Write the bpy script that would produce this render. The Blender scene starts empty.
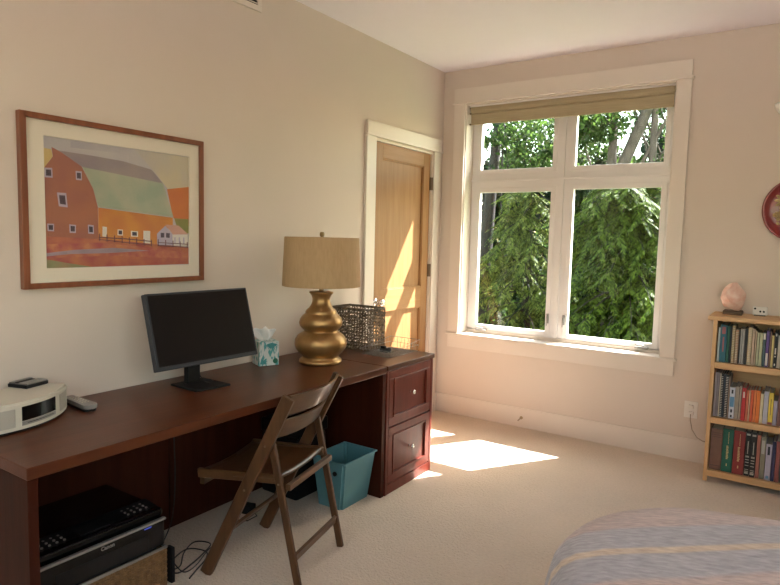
import bpy, bmesh, math, random
from mathutils import Vector, Matrix
random.seed(7)
C = bpy.context.scene.collection
PI = math.pi
DZ = 0.727          # desk top height

# ------------------------------------------------------------------ materials
def nt(name):
    m = bpy.data.materials.new(name); m.use_nodes = True
    n = m.node_tree.nodes; l = m.node_tree.links
    return m, n, l, n['Principled BSDF']

def mat(name, col, rough=0.6, metal=0.0, var=0.0, scale=8.0, bump=0.0, bscale=60.0, coat=0.0, spec=0.5, stretch=(1, 1, 1), col2=None, sheen=0):
    m, n, l, b = nt(name)
    b.inputs['Roughness'].default_value = rough
    b.inputs['Metallic'].default_value = metal
    b.inputs['Coat Weight'].default_value = coat
    b.inputs['Specular IOR Level'].default_value = spec
    b.inputs['Sheen Weight'].default_value = sheen
    c = (*col, 1)
    tc = n.new('ShaderNodeTexCoord'); mp = n.new('ShaderNodeMapping')
    mp.inputs['Scale'].default_value = stretch
    l.new(tc.outputs['Object'], mp.inputs['Vector'])
    no = n.new('ShaderNodeTexNoise'); no.inputs['Scale'].default_value = scale; no.inputs['Detail'].default_value = 5
    l.new(mp.outputs['Vector'], no.inputs['Vector'])
    r = n.new('ShaderNodeValToRGB')
    c2 = (*col2, 1) if col2 else (*[x * (1 - var) for x in col], 1)
    r.color_ramp.elements[0].position = 0.35; r.color_ramp.elements[1].position = 0.65
    r.color_ramp.elements[0].color = c2; r.color_ramp.elements[1].color = c
    l.new(no.outputs['Fac'], r.inputs['Fac']); l.new(r.outputs['Color'], b.inputs['Base Color'])
    if bump:
        nb = n.new('ShaderNodeTexNoise'); nb.inputs['Scale'].default_value = bscale; nb.inputs['Detail'].default_value = 4
        l.new(mp.outputs['Vector'], nb.inputs['Vector'])
        bp = n.new('ShaderNodeBump'); bp.inputs['Strength'].default_value = bump; bp.inputs['Distance'].default_value = 0.01
        l.new(nb.outputs['Fac'], bp.inputs['Height']); l.new(bp.outputs['Normal'], b.inputs['Normal'])
    return m

def wood(name, col, col2, axis='y', rough=0.35, coat=0.0, scale=6, spec=.5):
    st = {'x': (.12, 1.6, 1.6), 'y': (1.6, .12, 1.6), 'z': (1.6, 1.6, .12)}[axis]
    return mat(name, col, rough, col2=col2, scale=scale * 3, stretch=st, bump=.04, bscale=70, coat=coat, spec=spec)

def glassy(name, tint=(1, 1, 1), refl=1.0):
    m, n, l, b = nt(name); n.remove(b)
    out = n['Material Output']
    t = n.new('ShaderNodeBsdfTransparent'); t.inputs['Color'].default_value = (*tint, 1)
    g = n.new('ShaderNodeBsdfGlossy'); g.inputs['Roughness'].default_value = 0.01
    f = n.new('ShaderNodeLayerWeight'); f.inputs['Blend'].default_value = .5
    pw = n.new('ShaderNodeMath'); pw.operation = 'POWER'; pw.inputs[1].default_value = 5; l.new(f.outputs['Facing'], pw.inputs[0])
    ml = n.new('ShaderNodeMath'); ml.operation = 'MULTIPLY_ADD'; ml.inputs[1].default_value = .9 * refl; ml.inputs[2].default_value = .035 * refl
    mx = n.new('ShaderNodeMixShader')
    l.new(pw.outputs[0], ml.inputs[0]); l.new(ml.outputs[0], mx.inputs[0])
    l.new(t.outputs[0], mx.inputs[1]); l.new(g.outputs[0], mx.inputs[2]); l.new(mx.outputs[0], out.inputs['Surface'])
    return m

def leafmat(name, dark, light):
    m, n, l, b = nt(name)
    out = n['Material Output']
    ge = n.new('ShaderNodeNewGeometry'); r = n.new('ShaderNodeValToRGB')
    r.color_ramp.elements[0].color = (*dark, 1); r.color_ramp.elements[1].color = (*light, 1)
    l.new(ge.outputs['Random Per Island'], r.inputs['Fac'])
    l.new(r.outputs['Color'], b.inputs['Base Color']); b.inputs['Roughness'].default_value = .55; b.inputs['Specular IOR Level'].default_value = .25
    tr = n.new('ShaderNodeBsdfTranslucent'); l.new(r.outputs['Color'], tr.inputs['Color'])
    mx = n.new('ShaderNodeMixShader'); mx.inputs[0].default_value = .55
    l.new(b.outputs[0], mx.inputs[1]); l.new(tr.outputs[0], mx.inputs[2]); l.new(mx.outputs[0], out.inputs['Surface'])
    return m

M = {}
M['wall'] = mat('wall_paint', (.66, .555, .465), .9, var=.02, scale=3, bump=.08, bscale=180)
M['ceil'] = mat('ceiling_paint', (.82, .75, .78), .9, var=.01, bump=.05, bscale=150)
M['trim'] = mat('white_trim', (.70, .61, .52), .45, var=.01)
M['frame'] = mat('white_vinyl', (.72, .68, .65), .4, var=.01)
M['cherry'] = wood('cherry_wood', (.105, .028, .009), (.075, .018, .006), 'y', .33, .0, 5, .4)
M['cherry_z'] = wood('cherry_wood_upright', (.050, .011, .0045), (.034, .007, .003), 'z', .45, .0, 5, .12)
M['cherry_cab'] = wood('cherry_cabinet', (.15, .024, .013), (.105, .016, .009), 'z', .36, .05, 5, .35)
M['chair'] = wood('chair_wood', (.11, .050, .020), (.070, .030, .012), 'z', .42, .0, 7, .35)
M['chair_y'] = wood('chair_wood_slat', (.12, .055, .022), (.080, .036, .014), 'y', .30, .2, 7, .5)
M['fir'] = wood('door_fir', (.345, .175, .070), (.29, .14, .052), 'z', .5, 0, 9, .25)
M['fir_y'] = wood('door_fir_rail', (.345, .175, .070), (.29, .14, .052), 'y', .5, 0, 9, .25)
M['pine'] = wood('shelf_pine', (.66, .40, .19), (.56, .32, .14), 'x', .5, .05, 6)
M['pine_z'] = wood('shelf_pine_upright', (.66, .40, .19), (.56, .32, .14), 'z', .5, .05, 6)
M['pict_frame'] = wood('picture_frame_wood', (.24, .075, .030), (.17, .050, .02), 'z', .35, .1, 6)
M['mattboard'] = mat('cream_mat', (.76, .67, .54), .9)
M['gold'] = mat('aged_gold', (.46, .27, .105), .38, metal=.8, col2=(.34, .19, .07), scale=14, bump=.05, bscale=30)
M['shade'] = mat('lampshade_linen', (.46, .30, .155), .9, col2=(.42, .27, .135), scale=90, stretch=(1, 1, .2), bump=.1, bscale=300)
M['brass'] = mat('dull_brass', (.36, .25, .12), .4, metal=.8)
M['black'] = mat('black_plastic', (.008, .008, .009), .35, var=.2, spec=.3)
M['blackm'] = mat('matt_black_plastic', (.012, .012, .013), .6, var=.2, spec=.2)
M['gloss'] = mat('gloss_black_plastic', (.004, .004, .005), .15, coat=.1, spec=.3)
M['bezel'] = mat('monitor_bezel', (.035, .037, .042), .5, spec=.3)
M['screen'] = mat('screen_off', (.008, .006, .006), .3, spec=.22)
M['silver'] = mat('silver_plastic', (.30, .28, .255), .35, metal=.3)
M['chrome'] = mat('polished_metal', (.7, .68, .64), .18, metal=1)
M['hinge'] = mat('bronze_hinge', (.20, .14, .09), .4, metal=.7)
M['stereo'] = mat('platinum_plastic', (.60, .55, .45), .5)
M['grille'] = mat('speaker_grille', (.46, .42, .35), .7, bump=.6, bscale=500)
M['wicker_dark'] = mat('dark_wicker', (.20, .145, .095), .6, col2=(.10, .07, .045), scale=60)
M['wicker_tan'] = mat('tan_wicker', (.24, .13, .05), .7, col2=(.15, .08, .03), scale=60)
M['teal'] = mat('teal_plastic', (.10, .27, .31), .42, var=.05)
M['wire'] = mat('grey_wire', (.25, .23, .21), .35, metal=.9)
M['paper'] = mat('tissue_paper', (.80, .78, .74), .9, bump=.2, bscale=40)
M['blind'] = mat('blind_fabric', (.44, .36, .23), .9, col2=(.38, .31, .19), scale=80, stretch=(.1, 1, 3), bump=.1, bscale=300)
M['red'] = mat('red_lacquer', (.22, .014, .012), .3, coat=.3)
M['salt'] = mat('pink_salt', (.74, .40, .30), .55, col2=(.84, .62, .52), scale=22, bump=.8, bscale=30)
M['saltwood'] = mat('dark_walnut', (.10, .055, .03), .6)
M['bark'] = mat('grey_bark', (.10, .08, .06), .95, col2=(.05, .04, .03), scale=14, stretch=(2, 2, .5), bump=1, bscale=20)
M['barkd'] = mat('dark_bark', (.035, .028, .022), .95, col2=(.018, .014, .012), scale=12, stretch=(2, 2, .5), bump=1, bscale=20)
M['grass'] = mat('grass', (.10, .17, .04), .95, col2=(.05, .09, .02), scale=3, bump=.6, bscale=30)
M['bounce_paving'] = mat('pale_bounce_paving', (.64, .59, .56), .9, var=.08, scale=2)  # unseen paving, toned to bounce light into the room
M['lampglass'] = mat('white_glass', (.88, .86, .83), .3)
M['cable'] = mat('black_cable', (.012, .012, .012), .5)
M['white'] = mat('white_plastic', (.75, .70, .64), .45)
M['cordw'] = mat('beige_cord', (.36, .28, .20), .6)
M['glass'] = glassy('window_glass', (.97, .99, .98), .8)
M['pglass'] = glassy('picture_glass', (1, 1, 1), .9)
M['cedar'] = leafmat('cedar_spray', (.010, .026, .003), (.15, .22, .026))
M['leafa'] = leafmat('light_broad_leaf', (.016, .034, .006), (.25, .31, .06))
M['leafb'] = leafmat('mid_broad_leaf', (.010, .030, .006), (.09, .15, .03))
M['leafc'] = leafmat('dark_broad_leaf', (.004, .013, .005), (.022, .05, .014))

def carpet():
    m, n, l, b = nt('beige_carpet')
    tc = n.new('ShaderNodeTexCoord')
    v = n.new('ShaderNodeTexVoronoi'); v.inputs['Scale'].default_value = 130
    no = n.new('ShaderNodeTexNoise'); no.inputs['Scale'].default_value = 2.5; no.inputs['Detail'].default_value = 6
    n2 = n.new('ShaderNodeTexNoise'); n2.inputs['Scale'].default_value = 70; n2.inputs['Detail'].default_value = 3
    for q in (v, no, n2): l.new(tc.outputs['Object'], q.inputs['Vector'])
    r = n.new('ShaderNodeValToRGB')
    r.color_ramp.elements[0].position = .3; r.color_ramp.elements[1].position = .7
    r.color_ramp.elements[0].color = (.56, .46, .36, 1); r.color_ramp.elements[1].color = (.67, .55, .435, 1)
    mx = n.new('ShaderNodeMath'); mx.operation = 'MULTIPLY_ADD'; mx.inputs[1].default_value = .5
    l.new(n2.outputs['Fac'], mx.inputs[0]); 
    m2 = n.new('ShaderNodeMath'); m2.operation = 'MULTIPLY'; m2.inputs[1].default_value = .5
    l.new(no.outputs['Fac'], m2.inputs[0]); l.new(m2.outputs[0], mx.inputs[2])
    l.new(mx.outputs[0], r.inputs['Fac']); l.new(r.outputs['Color'], b.inputs['Base Color'])
    b.inputs['Roughness'].default_value = 1; b.inputs['Specular IOR Level'].default_value = .1
    b.inputs['Sheen Weight'].default_value = .2
    bp = n.new('ShaderNodeBump'); bp.inputs['Strength'].default_value = .9; bp.inputs['Distance'].default_value = .006
    l.new(n2.outputs['Fac'], bp.inputs['Height'])
    bp2 = n.new('ShaderNodeBump'); bp2.inputs['Strength'].default_value = .6; bp2.inputs['Distance'].default_value = .004
    l.new(v.outputs['Distance'], bp2.inputs['Height']); l.new(bp.outputs['Normal'], bp2.inputs['Normal'])
    l.new(bp2.outputs['Normal'], b.inputs['Normal'])
    return m
M['carpet'] = carpet()

def spreadmat():
    m, n, l, b = nt('striped_bedspread')
    tc = n.new('ShaderNodeTexCoord'); sp = n.new('ShaderNodeSeparateXYZ')
    l.new(tc.outputs['Object'], sp.inputs[0])
    no = n.new('ShaderNodeTexNoise'); no.inputs['Scale'].default_value = 3
    l.new(tc.outputs['Object'], no.inputs['Vector'])
    x1 = n.new('ShaderNodeMath'); x1.operation = 'MULTIPLY'; x1.inputs[1].default_value = -math.sin(.30); l.new(sp.outputs['X'], x1.inputs[0])
    y1 = n.new('ShaderNodeMath'); y1.operation = 'MULTIPLY_ADD'; y1.inputs[1].default_value = math.cos(.30); l.new(sp.outputs['Y'], y1.inputs[0]); l.new(x1.outputs[0], y1.inputs[2])
    a0 = n.new('ShaderNodeMath'); a0.operation = 'SUBTRACT'; a0.inputs[1].default_value = 1.073 - .054 - .075; l.new(y1.outputs[0], a0.inputs[0])
    a = n.new('ShaderNodeMath'); a.operation = 'MULTIPLY_ADD'; a.inputs[1].default_value = .035
    l.new(no.outputs['Fac'], a.inputs[0]); l.new(a0.outputs[0], a.inputs[2])
    d = n.new('ShaderNodeMath'); d.operation = 'MULTIPLY'; d.inputs[1].default_value = -1 / .50
    l.new(a.outputs[0], d.inputs[0])
    f = n.new('ShaderNodeMath'); f.operation = 'FRACT'; l.new(d.outputs[0], f.inputs[0])
    r = n.new('ShaderNodeValToRGB'); e = r.color_ramp.elements
    pink = (.47, .35, .305, 1); grey = (.37, .34, .35, 1); beige = (.56, .43, .30, 1)
    e[0].position = 0; e[0].color = pink; e[1].position = .03; e[1].color = grey
    for p, c in ((.225, grey), (.245, beige), (.285, beige), (.305, grey), (.50, grey), (.54, pink), (.97, pink)):
        q = e.new(p); q.color = c
    l.new(f.outputs[0], r.inputs['Fac'])
    n2 = n.new('ShaderNodeTexNoise'); n2.inputs['Scale'].default_value = 60; n2.inputs['Detail'].default_value = 6
    mp = n.new('ShaderNodeMapping'); mp.inputs['Scale'].default_value = (.5, 1.6, 1); mp.inputs['Rotation'].default_value = (0, 0, .5)
    l.new(tc.outputs['Object'], mp.inputs['Vector']); l.new(mp.outputs['Vector'], n2.inputs['Vector'])
    mx = n.new('ShaderNodeMix'); mx.data_type = 'RGBA'; mx.blend_type = 'OVERLAY'; mx.inputs[0].default_value = .55
    l.new(r.outputs['Color'], mx.inputs[6]); l.new(n2.outputs['Fac'], mx.inputs[7])
    l.new(mx.outputs[2], b.inputs['Base Color']); b.inputs['Roughness'].default_value = .95
    b.inputs['Sheen Weight'].default_value = .3
    bp = n.new('ShaderNodeBump'); bp.inputs['Strength'].default_value = .7; bp.inputs['Distance'].default_value = .006
    l.new(n2.outputs['Fac'], bp.inputs['Height']); l.new(bp.outputs['Normal'], b.inputs['Normal'])
    return m
M['spread'] = spreadmat()

# ------------------------------------------------------------------ mesh helpers
def tf(bm, vs, loc=(0, 0, 0), rot=None):
    if rot is not None: bmesh.ops.rotate(bm, verts=vs, cent=(0, 0, 0), matrix=rot)
    bmesh.ops.translate(bm, verts=vs, vec=loc)

def box(bm, x0, x1, y0, y1, z0, z1, bev=0.0, mi=0):
    g = bmesh.ops.create_cube(bm, size=1)
    vs = g['verts']
    for v in vs:
        v.co = Vector(((x0 + x1) / 2 + v.co.x * (x1 - x0), (y0 + y1) / 2 + v.co.y * (y1 - y0), (z0 + z1) / 2 + v.co.z * (z1 - z0)))
    fs = {f for v in vs for f in v.link_faces}
    for f in fs: f.material_index = mi
    if bev:
        es = list({e for v in vs for e in v.link_edges})
        bmesh.ops.bevel(bm, geom=es, offset=bev, segments=2, profile=.5, affect='EDGES')
    return bm

def tube(bm, pts, r, seg=8, mi=0, cap=True):
    pts = [Vector(p) for p in pts]
    rs = r if isinstance(r, (list, tuple)) else [r] * len(pts)
    rings = []
    prev = None
    for i, p in enumerate(pts):
        if i == 0: t = pts[1] - p
        elif i == len(pts) - 1: t = p - pts[i - 1]
        else: t = pts[i + 1] - pts[i - 1]
        t = t.normalized() if t.length > 1e-9 else Vector((0, 0, 1))
        if prev is None:
            a = Vector((0, 0, 1)) if abs(t.z) < .9 else Vector((1, 0, 0))
            n1 = t.cross(a).normalized()
        else:
            n1 = (prev - t * prev.dot(t))
            n1 = n1.normalized() if n1.length > 1e-6 else t.orthogonal().normalized()
        prev = n1; n2 = t.cross(n1)
        rings.append([bm.verts.new(p + (n1 * math.cos(k * 2 * PI / seg) + n2 * math.sin(k * 2 * PI / seg)) * rs[i]) for k in range(seg)])
    for a, b in zip(rings, rings[1:]):
        for k in range(seg):
            f = bm.faces.new((a[k], a[(k + 1) % seg], b[(k + 1) % seg], b[k])); f.material_index = mi; f.smooth = True
    if cap:
        for rg, rv in ((rings[0], True), (rings[-1], False)):
            f = bm.faces.new(rg[::-1] if rv else rg); f.material_index = mi
    return bm

def lathe(bm, prof, seg=48, c=(0, 0, 0), mi=0, close=True):
    rings = []
    for r, z in prof:
        rings.append([bm.verts.new((c[0] + r * math.cos(k * 2 * PI / seg), c[1] + r * math.sin(k * 2 * PI / seg), c[2] + z)) for k in range(seg)])
    for a, b in zip(rings, rings[1:]):
        for k in range(seg):
            f = bm.faces.new((a[k], a[(k + 1) % seg], b[(k + 1) % seg], b[k])); f.smooth = True; f.material_index = mi
    if close:
        bm.faces.new(rings[0][::-1]).material_index = mi; bm.faces.new(rings[-1]).material_index = mi
    return bm

def prism(bm, pts, z0, z1, mi=0, bev=0):
    """polygon in xy extruded z0..z1"""
    a = [bm.verts.new((x, y, z0)) for x, y in pts]; b = [bm.verts.new((x, y, z1)) for x, y in pts]
    n = len(pts); fs = [bm.faces.new(a[::-1]), bm.faces.new(b)]
    for k in range(n): fs.append(bm.faces.new((a[k], a[(k + 1) % n], b[(k + 1) % n], b[k])))
    for f in fs: f.material_index = mi
    if bev:
        es = list({e for v in a + b for e in v.link_edges})
        bmesh.ops.bevel(bm, geom=es, offset=bev, segments=2, profile=.5, affect='EDGES')
    return bm

def beam(bm, p, q, w, t, side=(0, 1, 0), bev=.002):
    """rectangular bar from p to q, width w across the direction in the plane normal to side, thickness t along side"""
    p, q = Vector(p), Vector(q); s = Vector(side).normalized(); d = (q - p).normalized(); n = d.cross(s).normalized()
    vs = []
    for e in (p, q):
        for a, b in ((-1, -1), (1, -1), (1, 1), (-1, 1)):
            vs.append(bm.verts.new(e + n * a * w / 2 + s * b * t / 2))
    fi = [(0, 3, 2, 1), (4, 5, 6, 7), (0, 1, 5, 4), (1, 2, 6, 5), (2, 3, 7, 6), (3, 0, 4, 7)]
    for f in fi: bm.faces.new([vs[k] for k in f])
    if bev:
        es = list({e for v in vs for e in v.link_edges})
        bmesh.ops.bevel(bm, geom=es, offset=bev, segments=1, affect='EDGES')
    return bm

def obj(name, bm, m, parent=None, smooth=False, rot=None, loc=None):
    bmesh.ops.recalc_face_normals(bm, faces=bm.faces[:])
    me = bpy.data.meshes.new(name); bm.to_mesh(me); bm.free()
    o = bpy.data.objects.new(name, me); C.objects.link(o)
    for k in (m if isinstance(m, (list, tuple)) else [m]): me.materials.append(k)
    if smooth:
        for p in me.polygons: p.use_smooth = True
    if parent: o.parent = parent
    if rot: o.rotation_euler = rot
    if loc: o.location = loc
    return o

def B(): return bmesh.new()

def thing(name, label, cat, loc=(0, 0, 0), rz=0, group=None, kind=None):
    o = bpy.data.objects.new(name, None); C.objects.link(o)
    o.empty_display_size = .05
    o.location = loc; o.rotation_euler = (0, 0, rz)
    if label: o['label'] = label
    if cat: o['category'] = cat
    if group: o['group'] = group
    if kind: o['kind'] = kind
    return o

def tag(o, label, cat, group=None, kind=None):
    o['label'] = label; o['category'] = cat
    if group: o['group'] = group
    if kind: o['kind'] = kind
    return o

def struct(name, bm, m):
    o = obj(name, bm, m); o['kind'] = 'structure'; return o

# ------------------------------------------------------------------ room shell
H = 2.74
RX, RY = 4.3, -5.8
b = B(); box(b, -.3, RX + .15, RY - .15, .2, -.12, 0); struct('floor', b, M['carpet'])
b = B(); box(b, -.3, RX + .15, RY - .15, .2, H, H + .12); struct('ceiling', b, M['ceil'])
# left wall with door recess
b = B()
dy0, dy1, dh = -.944, -.156, 2.088
box(b, -.15, 0, RY, dy0, 0, H); box(b, -.15, 0, dy1, 0, 0, H); box(b, -.15, 0, dy0, dy1, dh, H); box(b, -.15, -.10, dy0, dy1, 0, dh)
struct('wall_left', b, M['wall'])
# window wall
wx0, wx1, wz0, wz1 = .20, 1.718, .665, 2.475
b = B(); WT = .19
box(b, -.15, wx0, 0, WT, 0, H); box(b, wx1, RX + .15, 0, WT, 0, H); box(b, wx0, wx1, 0, WT, 0, wz0); box(b, wx0, wx1, 0, WT, wz1, H)
struct('wall_back', b, M['wall'])
# right and rear walls, each with an unseen window added to light the room
b = B(); hy0, hy1, hz0, hz1 = -5.3, -3.3, 1.1, 2.5
box(b, RX, RX + .15, RY, hy0, 0, H); box(b, RX, RX + .15, hy1, 0, 0, H); box(b, RX, RX + .15, hy0, hy1, 0, hz0); box(b, RX, RX + .15, hy0, hy1, hz1, H)
struct('wall_right', b, M['wall'])
w3 = thing('added_window_side', None, None, (0, 0, 0), kind='structure')
b = B()
for y in (hy0, (hy0 + hy1) / 2 - .03, hy1 - .06): box(b, RX + .06, RX + .12, y, y + .06, hz0, hz1)
box(b, RX + .06, RX + .12, hy0, hy1, hz0, hz0 + .06); box(b, RX + .06, RX + .12, hy0, hy1, hz1 - .06, hz1)
obj('window_frame', b, M['frame'], w3)
b = B(); box(b, RX + .088, RX + .092, hy0, hy1, hz0, hz1); obj('pane', b, M['glass'], w3)
b = B(); gx0, gx1, gz0, gz1 = .9, 3.6, 1.2, 2.5
box(b, -.15, gx0, RY - .15, RY, 0, H); box(b, gx1, RX + .15, RY - .15, RY, 0, H)
box(b, gx0, gx1, RY - .15, RY, 0, gz0); box(b, gx0, gx1, RY - .15, RY, gz1, H)
struct('wall_front', b, M['wall'])
w2 = thing('added_window_rear', None, None, (0, 0, 0), kind='structure')  # added rear window, lets sky light fill the room
b = B()
for x in (gx0, (gx0 * 2 + gx1) / 3, (gx0 + gx1 * 2) / 3, gx1 - .06): box(b, x, x + .06, RY - .12, RY - .06, gz0, gz1)
box(b, gx0, gx1, RY - .12, RY - .06, gz0, gz0 + .06); box(b, gx0, gx1, RY - .12, RY - .06, gz1 - .06, gz1)
obj('window_frame', b, M['frame'], w2)
b = B(); box(b, gx0, gx1, RY - .092, RY - .088, gz0, gz1); obj('pane', b, M['glass'], w2)
# baseboards
b = B(); box(b, .0, RX, -.014, 0, 0, .135); box(b, 0, RX, -.011, 0, .135, .15, 0)
struct('baseboard_back', b, M['trim'])
b = B(); box(b, 0, .014, RY, -1.055, 0, .15); box(b, 0, .014, -.045, -.014, 0, .15); struct('baseboard_left', b, M['trim'])
b = B(); box(b, RX - .014, RX, RY, -.014, 0, .15); struct('baseboard_right', b, M['trim'])
# ------------------------------------------------------------------ window
w = thing('window_1', None, None, kind='structure')
def part(name, boxes, m, parent=None, bev=.0015, label=None):
    b = B()
    for q in boxes: box(b, *q, bev)
    o = obj(name, b, m, parent)
    if label: o['label'] = label
    return o
part('window_casing', [(.105, .2, -.02, 0, .668, 2.475), (1.718, 1.807, -.02, 0, .668, 2.475),
                       (.105, 1.807, -.024, 0, 2.488, 2.592), (.092, 1.820, -.032, 0, 2.474, 2.488)], M['trim'], w, .002)
part('window_sill', [(.093, 1.819, -.032, .12, .650, .668)], M['trim'], w, .003)
part('window_apron', [(.106, 1.806, -.02, 0, .550, .650)], M['trim'], w, .002)
part('window_jamb', [(.2, .208, .0, .19, .668, 2.475), (1.71, 1.718, .0, .19, .668, 2.475), (.2, 1.718, .0, .19, 2.467, 2.475), (.2, 1.718, .115, .23, .668, .69)], M['trim'], w, 0)
# outer frame, mullion, transom
FY0, FY1 = .12, .185
part('window_frame', [(.208, .254, FY0 + .008, FY1, .69, 2.467), (1.670, 1.71, FY0 + .008, FY1, .69, 2.467), (.208, 1.71, FY0 + .008, FY1, .69, .706),
                      (.208, 1.71, FY0 + .008, FY1, 2.376, 2.467), (.208, 1.71, FY0 + .006, FY1, 1.826, 1.943), (.899, 1.007, FY0 + .007, FY1, .69, 2.467),
                      (.208, 1.71, FY0 - .008, FY0 + .01, 1.882, 1.897), (.935, .965, FY0 - .004, FY0 + .01, .69, 2.467)], M['frame'], w, .002)
def sash(x0, x1, z0, z1, t, y):
    b = B(); s = .03
    X0, X1, Z0, Z1 = x0 - t, x1 + t, z0 - t, z1 + t
    box(b, X0, x0, y, y + .04, Z0, Z1, .002); box(b, x1, X1, y, y + .04, Z0, Z1, .002)
    box(b, x0, x1, y, y + .04, Z0, z0, .002); box(b, x0, x1, y, y + .04, z1, Z1, .002)
    q = obj('sash', b, M['frame'], w)
    b = B(); box(b, x0 - .004, x1 + .004, y + .024, y + .028, z0 - .004, z1 + .004); obj('pane', b, M['glass'], q)
    return q
sash(.285, .868, .736, 1.795, .035, .122); sash(1.038, 1.638, .728, 1.805, .035, .122)
sash(.285, .870, 1.974, 2.345, .035, .122); sash(1.040, 1.642, 1.974, 2.345, .035, .122)
for x in (.855, .905 + .12): pass
for x in (.888, 1.012):
    b = B(); box(b, x - .010, x + .010, .112, .122, .80, .875, .003)
    tube(b, [(x, .114, .86), (x, .098, .85), (x, .094, .81), (x, .098, .785)], [.006, .006, .005, .004], 8)
    obj('handle', b, M['silver'], w)
b = B(); box(b, 1.53, 1.62, .085, .122, .690, .704, .004)
tube(b, [(1.59, .10, .704), (1.585, .095, .716), (1.55, .09, .714), (1.535, .09, .722)], [.007, .006, .005, .007], 8)
obj('crank', b, M['silver'], w)
b = B(); box(b, .30, .39, .085, .122, .690, .704, .004)
tube(b, [(.36, .10, .704), (.355, .095, .714), (.325, .09, .712), (.31, .09, .718)], [.007, .006, .005, .007], 8)
obj('crank', b, M['silver'], w)

# blind
r = thing('roller_blind', 'beige fabric blind drawn up at the top of the window', 'window blind', (0, 0, 0))
b = B(); tube(b, [(.218, .060, 2.440), (1.70, .060, 2.440)], .022, 20); obj('roll', b, M['blind'], r, True)
part('headrail', [(.212, 1.706, .035, .09, 2.455, 2.467)], M['frame'], r)
b = B()
prof = [(.038, 2.452), (.033, 2.43), (.036, 2.412), (.050, 2.405), (.041, 2.395), (.040, 2.36), (.041, 2.325), (.048, 2.322), (.046, 2.36), (.047, 2.405), (.058, 2.412), (.045, 2.43), (.045, 2.452)]
va = [b.verts.new((.226, y, z)) for y, z in prof]; vb = [b.verts.new((1.698, y, z)) for y, z in prof]
for k in range(len(prof)):
    k2 = (k + 1) % len(prof); b.faces.new((va[k], va[k2], vb[k2], vb[k]))
b.faces.new(va[::-1]); b.faces.new(vb)
obj('blind_fabric', b, M['blind'], r)
b = B(); box(b, .226, 1.698, .037, .051, 2.318, 2.330, .002); obj('bottom_rail', b, M['blind'], r)
for z in (2.448, 2.408, 2.325):
    b = B(); tube(b, [(.209, .05, z), (.224, .05, z)], .007, 10); obj('bracket', b, M['hinge'], r)

# ------------------------------------------------------------------ door
d = thing('door_1', None, None, kind='structure')
part('door_casing', [(0, .02, -1.052, -.944, 0, 2.10), (0, .02, -.156, -.060, 0, 2.10), (0, .024, -1.050, -.052, 2.112, 2.199), (0, .032, -1.065, -.040, 2.099, 2.113)], M['trim'], d, .002)
part('door_jamb', [(-.10, .0, -.944, -.936, 0, 2.088), (-.10, .0, -.164, -.156, 0, 2.088), (-.10, .0, -.936, -.164, 2.080, 2.088)], M['trim'], d, 0)
sx = -.012
py0, py1 = -.822, -.262
part('door_stile', [(-.052, sx, -.934, py0, .01, 2.078), (-.052, sx, py1, -.166, .01, 2.078)], M['fir'], d, .002)
part('door_rail', [(-.052, sx, py0, py1, 1.975, 2.078), (-.052, sx, py0, py1, .885, 1.045), (-.052, sx, py0, py1, .01, .22)], M['fir_y'], d, .002)
def dpanel(z0, z1):
    b = B(); box(b, -.045, -.030, py0, py1, z0, z1)
    for q in ((py0, py0 + .008, z0, z1), (py1 - .008, py1, z0, z1)): box(b, -.030, -.018, q[0], q[1], q[2], q[3])
    box(b, -.030, -.018, py0, py1, z0, z0 + .008); box(b, -.030, -.018, py0, py1, z1 - .008, z1)
    obj('door_panel', b, M['fir'], d)
dpanel(1.045, 1.975); dpanel(.22, .885)
b = B(); tube(b, [(sx, -.875, .965), (sx + .006, -.875, .965)], .030, 24); tube(b, [(sx, -.875, .965), (.03, -.875, .965)], .010, 16)
tube(b, [(.022, -.875, .965), (.030, -.875, .965), (.045, -.875, .965), (.056, -.875, .965), (.060, -.875, .965)], [.014, .025, .029, .024, .012], 24)
obj('door_knob', b, M['chrome'], d, True)
for z in (.28, 1.12, 1.80):
    b = B(); tube(b, [(.004, -.158, z), (.004, -.158, z + .1)], .008, 10); box(b, -.012, .001, -.175, -.15, z, z + .1)
    obj('hinge', b, M['hinge'], d)

# ------------------------------------------------------------------ ceiling-high vent, outlet, cable outlet
v = thing('wall_vent', 'white slatted air return grille high on left wall by ceiling', 'vent', (0, -2.17, 2.665))
b = B()
for q in ((-.17, .17, -.075, -.045), (-.17, .17, .045, .072), (-.17, -.14, -.045, .045), (.14, .17, -.045, .045)):
    box(b, 0, .010, q[0], q[1], q[2], q[3], .002)
obj('grille_frame', b, M['trim'], v)
b = B(); box(b, 0, .002, -.14, .14, -.045, .045); obj('duct_opening', b, M['blackm'], v)
for k in range(5):
    b = B(); z = -.037 + k * .018; beam(b, (.006, -.14, z), (.006, .14, z), .008, .0025, (1, 0, .7), 0); obj('slat', b, M['trim'], v)

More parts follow.
